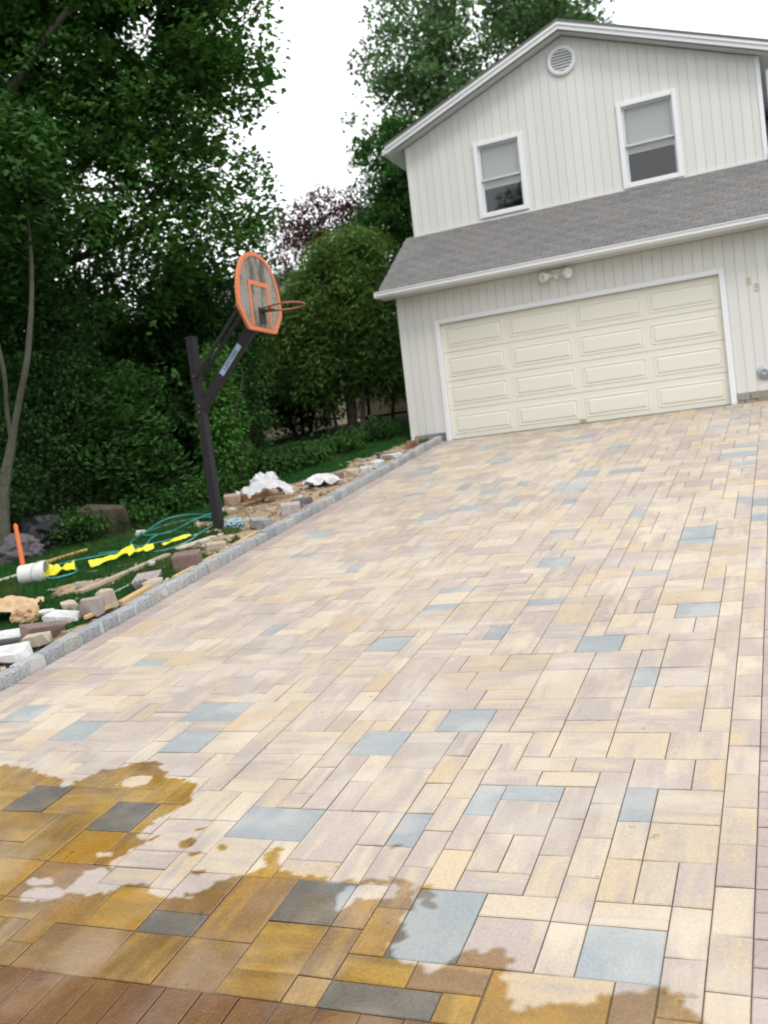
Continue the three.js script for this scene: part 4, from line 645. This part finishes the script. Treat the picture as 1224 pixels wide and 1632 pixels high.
{ // hoses and tape
  const teal = mat(0.045, 0.27, 0.235, 0.45), path = (l, up) => l.map(([x, z], i) => at(x, z, up + 0.015 * Math.sin(i * 1.7)));
  tag(mesh('garden_hose', tube(path([[-1.45, 5.9], [-1.86, 5.28], [-1.97, 5.59], [-2.0, 6.01], [-2.06, 6.42], [-1.85, 6.9], [-2.3, 6.6], [-2.55, 5.91], [-2.62, 5.27], [-2.34, 5.11], [-2.0, 5.2], [-1.7, 5.6]], 0.045), 0.013, 7, 160), teal, scene), 'teal garden hose looped in the grass behind the hoop pole', 'hose', 'teal hoses');
  tag(mesh('garden_hose', tube(path([[-1.38, 5.94], [-1.28, 6.5], [-1.24, 6.83], [-1.42, 7.11], [-2.0, 7.1], [-2.47, 7.26], [-2.82, 7.44], [-2.62, 7.86], [-2.2, 8.15], [-2.08, 7.97], [-2.44, 7.52]], 0.045), 0.013, 7, 160), teal, scene), 'teal garden hose running past the yellow tape to the bucket', 'hose', 'teal hoses');
  tag(mesh('garden_hose', tube(path([[-1.4, 5.75], [-1.75, 5.5], [-2.2, 5.45], [-2.5, 5.7], [-2.4, 6.2], [-2.1, 6.3], [-1.9, 6.15], [-1.6, 6.3], [-1.5, 6.6], [-1.75, 6.75], [-2.1, 6.9], [-2.5, 7.0]], 0.04), 0.012, 7, 140), teal, scene), 'slack teal hose crossing inside the larger loops', 'hose', 'teal hoses');
  const yel = mat(0.72, 0.68, 0.03, 0.5);
  [[[-2.53, 7.95], [-2.38, 7.92], [-2.22, 7.78], 'crumpled yellow tape bunched beside the bucket', 0.16], [[-1.98, 7.8], [-1.84, 7.5], [-1.86, 7.1], 'bright yellow tape stretched across the middle of the lawn', 0.085], [[-1.75, 7.36], [-1.62, 7.24], [-1.52, 7.15], 'short twist of yellow tape beside the teal hose', 0.09], [[-1.42, 7.1], [-1.33, 6.9], [-1.28, 6.7], 'faded yellow tape end near the hoop pole', 0.05]].forEach(([a, b, c, label, w], i) => {
    const g = new THREE.PlaneGeometry(1, 1, 40, 3), P = g.attributes.position, C = new THREE.CatmullRomCurve3([a, b, c].map(([x, z]) => new THREE.Vector3(...at(x, z, 0.09)))), o = new THREE.Vector3(), tg = new THREE.Vector3(), sd = new THREE.Vector3();
    for (let k = 0; k < P.count; k++) { const u = P.getX(k) + 0.5, v = P.getY(k); C.getPointAt(clamp(u), o); C.getTangentAt(clamp(u), tg); sd.set(-tg.z, 0, tg.x).normalize(); const tw = (sd.x + sd.z > 0 ? -1 : 1) * (0.6 + 0.4 * Math.sin(u * 7 + i) + 0.2 * Math.sin(u * 19)), y = v * w * Math.sin(tw) + 0.03 * fbm(u * 9 + i, v * 3), h = v * w * Math.cos(tw); P.setXYZ(k, o.x + sd.x * h, o.y + y, o.z + sd.z * h); }
    g.computeVertexNormals(); yel.side = THREE.DoubleSide; tag(mesh('caution_tape', g, yel, scene), label, 'tape', 'yellow tape on the lawn');
  });
}
// rubble: stones, blocks and broken pavers
const st = (r, g, b) => mat(r, g, b, 0.92, { map: stoneTex, bumpMap: stoneBump, bumpScale: 0.008 });
const palest = st(0.66, 0.66, 0.65), tanSt = st(0.52, 0.45, 0.36), brownSt = st(0.24, 0.165, 0.145), mauveSt = st(0.40, 0.34, 0.32), greySt = st(0.34, 0.35, 0.35), charcoal = st(0.12, 0.12, 0.125);
function chunk(w, h, d) {                              // angular broken piece
  const p = []; for (let i = 0; i < 22; i++) { const a = rr(0, 6.28), r = Math.pow(rnd(), 0.15), sx = Math.sign(Math.cos(a)) * Math.pow(Math.abs(Math.cos(a)), 0.55), sz = Math.sign(Math.sin(a)) * Math.pow(Math.abs(Math.sin(a)), 0.55); p.push(new THREE.Vector3(sx * r * w / 2, (i % 2 ? rr(0.32, 0.5) : rr(-0.5, -0.3)) * h, sz * r * d / 2)); }
  const g = new ConvexGeometry(p), P = g.attributes.position, U = []; for (let i = 0; i < P.count; i++) U.push(P.getX(i) * 2.2 + P.getY(i), P.getZ(i) * 2.2 + P.getY(i)); g.setAttribute('uv', new THREE.Float32BufferAttribute(U, 2)); return g;
}
function rubble(name, label, cat, x, z, [w, h, d], m, ry, tilt = 0, roll = 0, group = 'rubble along the curb', rough = 0.075) {
  const o = tag(mesh(name, /stone|paver|boulder/.test(name) ? chunk(w * 1.12, h, d * 1.12) : lumpy(new RoundedBoxGeometry(w, h, d, 3, Math.min(w, h, d) * 0.1), rough * 0.5, 8, x * 31 + z * 7), m, scene), label, cat, group); o.position.set(...at(x, z, h * 0.42)); o.rotation.set(tilt + AL, ry, roll, 'YXZ'); return o;
}
rubble('concrete_block', 'red brown concrete block standing against the curb', 'block', -0.48, 7.95, [0.30, 0.20, 0.22], brownSt, 0.4, 0, 0.05, undefined, 0.015);
rubble('broken_paver', 'mauve broken paver leaning on another by the curb', 'paver', -0.70, 8.4, [0.30, 0.08, 0.22], mauveSt, 0.3, 0.25, 0.1);
rubble('broken_paver', 'dark broken paver half under the mauve one', 'paver', -0.58, 8.62, [0.24, 0.07, 0.18], charcoal, 0.6, -0.1);
rubble('broken_paver', 'light broken paver next to the dark one at the curb', 'paver', -0.44, 8.66, [0.22, 0.09, 0.2], tanSt, -0.3, 0.1);
rubble('brick', 'tan brick lying in the grass in front of the hoop pole', 'brick', -0.62, 7.15, [0.24, 0.09, 0.12], tanSt, 0.7, 0, 0, undefined, 0.012);
rubble('concrete_block', 'pale lilac block beside the curb past the hoop', 'block', -0.42, 5.6, [0.26, 0.16, 0.18], st(0.50, 0.45, 0.44), 0.5, 0, 0, undefined, 0.02);
rubble('stone', 'dark mottled stone beside the curb past the hoop', 'stone', -0.5, 6.25, [0.26, 0.14, 0.24], greySt, 0.9, 0, 0, undefined, 0.08);
rubble('stone', 'charcoal stone on the bare soil near the pale lilac block', 'stone', -0.55, 5.0, [0.3, 0.08, 0.22], charcoal, 0.2, 0, 0, undefined, 0.07);
const slabs = [['white flat slab leaning at the curb, lowest of the pale slabs', -0.5, 10.72, 0.42, 0.09, 0.26, palest, 0.7], ['long white slab lying over the brown chunks', -0.75, 10.2, 0.62, 0.07, 0.2, palest, 0.95], ['white slab with a square end at the end of the conduit', -1.05, 10.55, 0.4, 0.08, 0.3, palest, 0.4], ['pale grey slab next to the tan stick', -0.72, 9.72, 0.3, 0.07, 0.2, palest, 0.3], ['brown chunk under the long white slab', -0.55, 10.15, 0.34, 0.11, 0.14, brownSt, 1.0], ['tan stone chip between slabs and curb', -0.45, 10.35, 0.22, 0.09, 0.14, tanSt, 0.5], ['mauve paver fragment standing against the curb by the tan stick', -0.45, 9.6, 0.2, 0.16, 0.16, mauveSt, 0.5], ['light stone against the curb by the tan stick', -0.42, 9.42, 0.16, 0.17, 0.12, tanSt, 0.2], ['flat tan chip lying upright by the paper bag', -0.98, 9.28, 0.2, 0.1, 0.14, tanSt, 0.7], ['small white stone beside the conduit', -1.05, 9.55, 0.13, 0.06, 0.09, palest, 0.4], ['pale stone in the grass behind the teal hose', -2.55, 6.05, 0.14, 0.08, 0.11, palest, 0.3], ['white pebble in the grass beside the weathered plank', -1.12, 7.75, 0.08, 0.06, 0.07, palest, 0.1]];
for (const [label, x, z, w, h, d, m, ry] of slabs) { const k = z > 9.3 ? 1.15 : 1, o = rubble('rubble_stone', label, 'stone', x, z, [w * k, h * k, d * k], m, ry, rr(-0.1, 0.1), rr(-0.12, 0.12)); o.position.y += z > 9.3 ? 0.05 : 0.01; }
{
  const g = lumpy(new RoundedBoxGeometry(0.05, 0.025, 0.035, 1, 0.006), 0.02, 20), N = 1100, im = new THREE.InstancedMesh(g, mat(1, 1, 1, 0.95), N), m = new THREE.Matrix4(), c = new THREE.Color(); let n = 0, gd = 0;
  while (n < N && gd++ < 20000) { const z = rr(0.3, 11.5), x = rr(-2.4, -0.33); if (!dirtAt(x, z) && (x < -1.7 + rr(-0.4, 0.4) || rnd() > 0.3)) continue; const s = rnd() < 0.12 ? rr(1.3, 2.4) : rr(0.3, 1.2); m.compose(new THREE.Vector3(...at(x, z, 0.005)), new THREE.Quaternion().setFromEuler(new THREE.Euler(rr(-0.4, 0.4), rr(0, 6.28), rr(-0.4, 0.4))), new THREE.Vector3(s, s, s * rr(0.6, 2.2))); im.setMatrixAt(n, m); const k = rr(0.5, 1.2), t = rnd(); c.setRGB(k * (t < 0.3 ? 0.5 : 0.34), k * (t < 0.3 ? 0.48 : 0.25), k * (t < 0.3 ? 0.45 : 0.16)); im.setColorAt(n++, c); }
  im.count = n; im.name = 'rubble_chips'; im.castShadow = im.receiveShadow = true; im.userData = { kind: 'stuff', label: 'small stone and wood chips strewn over the soil and grass by the curb', category: 'rubble' }; scene.add(im);
}
function crumple(name, label, cat, x, z, [w, h, d], m, ry, group, amp = 0.35) {
  const g = new THREE.IcosahedronGeometry(0.5, 6), P = g.attributes.position, v = new THREE.Vector3(), s = x * 13 + z * 5;
  for (let i = 0; i < P.count; i++) { v.fromBufferAttribute(P, i); const r = 1 + amp * (Math.abs(fbm(v.x * 5 + s, v.y * 5 + 3, v.z * 5 + 9, 3) - 0.5) * -4.2 + 0.4) + amp * 0.7 * (fbm(v.x * 1.6 + s + 8, v.y * 1.6, v.z * 1.6 + 4, 2) - 0.5); P.setXYZ(i, v.x * r * w, Math.max(-0.3, v.y * r) * h, v.z * r * d); }
  g.computeVertexNormals(); const o = tag(mesh(name, toCreasedNormals(g, 0.25), m, scene), label, cat, group); o.position.set(...at(x, z, h * 0.28)); o.rotation.set(AL, ry, 0, 'YXZ'); return o;
}
function sheet(name, label, cat, x, z, w, h, d, m, ry, group) {
  const g = new THREE.PlaneGeometry(1, 1, 34, 26), P = g.attributes.position, s = x * 17 + z * 3;
  for (let i = 0; i < P.count; i++) { const u = P.getX(i), v = P.getY(i), e = 1 + 0.5 * (fbm(u * 3 + s, v * 3 + 5, 0, 3) - 0.5), rg = (k, o) => 1 - Math.abs(2 * fbm(u * k + s + o, v * k + o, 0, 2) - 1), dome = Math.max(0, 1 - 3.2 * (u * u + v * v)); P.setXYZ(i, u * w * e + 0.06 * (fbm(u * 5 + s, v * 5, 0, 2) - 0.5), Math.max(0.004, h * (0.55 * dome + 0.75 * (rg(3.2, 2) - 0.62) + 0.35 * (rg(8, 7) - 0.6) + 0.12)), -v * d * e + 0.06 * (fbm(u * 5 + 9, v * 5 + s, 0, 2) - 0.5)); }
  g.computeVertexNormals(); const o = tag(mesh(name, toCreasedNormals(g, 0.35), m, scene), label, cat, group); o.position.set(...at(x, z, 0.03)); o.rotation.set(AL, ry, 0, 'YXZ'); return o;
}
const paper = mat(0.55, 0.40, 0.24, 0.9), whiteBag = mat(0.64, 0.64, 0.645, 0.65, { side: THREE.DoubleSide }), card = mat(0.33, 0.15, 0.065, 0.9), blueBag = mat(0.30, 0.42, 0.46, 0.6), blackBag = mat(0.012, 0.013, 0.016, 0.6), tarpM = mat(0.11, 0.10, 0.115, 0.8);
{ paper.side = THREE.DoubleSide; const b = sheet('paper_bag', 'torn tan paper cement bag in the grass by the conduit', 'bag', -1.65, 9.5, 0.75, 0.17, 0.45, paper, 0.5, 'torn paper bags'); b.position.y += 0.05; }
crumple('paper_bag', 'open end of a torn brown paper bag beside the larger one', 'bag', -1.28, 9.6, [0.28, 0.22, 0.24], mat(0.46, 0.30, 0.17, 0.9), 0.2, 'torn paper bags');
{ const b = sheet('plastic_bag', 'white crumpled bag on top of the brown cardboard', 'bag', -1.66, 4.05, 0.42, 0.26, 0.36, whiteBag, 0.6, 'white torn bags on the soil'); b.position.y += 0.1; b.rotation.z = 0.3; }
{ const b = sheet('plastic_bag', 'long white torn bag in front of the brown cardboard', 'bag', -1.45, 4.45, 0.75, 0.24, 0.34, whiteBag, 0.95, 'white torn bags on the soil'); b.position.y += 0.05; }
rubble('cardboard', 'brown folded cardboard under the white bag', 'cardboard', -1.82, 4.15, [0.42, 0.16, 0.3], card, 0.6, 0.1, 0.1, 'rubble along the curb', 0.06);
rubble('stone', 'peach coloured stone at the end of the brown cardboard', 'stone', -2.02, 4.45, [0.26, 0.18, 0.2], st(0.5, 0.37, 0.27), 0.3, 0, 0, undefined, 0.06);
rubble('stone', 'brown slab lying in front of the long white bag', 'stone', -1.25, 4.4, [0.5, 0.07, 0.22], st(0.34, 0.23, 0.15), 0.9, 0, 0, undefined, 0.05);
{ const b = sheet('plastic_bag', 'white torn bag folded over the dark stone by the curb', 'bag', -0.8, 3.82, 0.58, 0.17, 0.3, whiteBag, 0.9, 'white torn bags on the soil'); b.position.y += 0.01; }
rubble('stone', 'dark grey stone under the folded white bag', 'stone', -0.92, 3.75, [0.3, 0.14, 0.22], charcoal, 0.8, 0, 0, undefined, 0.06);
rubble('stone', 'brown stone behind the folded white bag', 'stone', -0.85, 3.2, [0.22, 0.1, 0.14], brownSt, 0.6, 0, 0, undefined, 0.05);
rubble('stone', 'tan stone between the folded bag and the curb', 'stone', -0.62, 3.1, [0.22, 0.12, 0.16], tanSt, 0.2, 0, 0, undefined, 0.05);
rubble('rubble_stone', 'white stone on the curb edge past the folded bag', 'stone', -0.42, 3.05, [0.2, 0.13, 0.15], palest, 0.2, 0, 0, undefined, 0.06);
rubble('rubble_stone', 'second white stone on the curb edge nearer the house', 'stone', -0.4, 2.62, [0.22, 0.14, 0.16], palest, 0.8, 0, 0, undefined, 0.06);
rubble('rubble_stone', 'white flat stone near the house end of the curb', 'stone', -0.5, 1.75, [0.36, 0.1, 0.2], palest, 0.8, 0, 0, undefined, 0.05);
rubble('stone', 'brown slab near the house end of the curb', 'stone', -0.75, 1.4, [0.4, 0.08, 0.2], brownSt, 0.9, 0, 0, undefined, 0.04);
rubble('stone', 'reddish stone at the foot of the drain pipe', 'stone', -0.45, 0.85, [0.24, 0.16, 0.18], st(0.32, 0.17, 0.11), 0.4, 0, 0, undefined, 0.06);
crumple('plastic_bag', 'pale blue crumpled plastic sheet at the foot of the hoop pole', 'plastic sheet', -1.0, 6.1, [0.28, 0.16, 0.24], blueBag, 0.4, undefined, 0.6);
crumple('trash_bag', 'black rubbish bag in the shade under the trees', 'bag', -4.0, 6.3, [0.95, 0.6, 0.6], blackBag, 0.4, undefined, 0.4);
crumple('tarp_bundle', 'dull lilac tarp bundle behind the orange stake', 'tarp', -4.05, 6.85, [0.8, 0.5, 0.45], tarpM, 0.3, undefined, 0.25);
rubble('boulder', 'mossy brown boulder at the lawn edge below the shrubs', 'boulder', -3.35, 5.75, [0.75, 0.5, 0.55], st(0.085, 0.07, 0.045), 0.5, 0, 0, 'boulders', 0.22);

renderer.render(scene, camera);
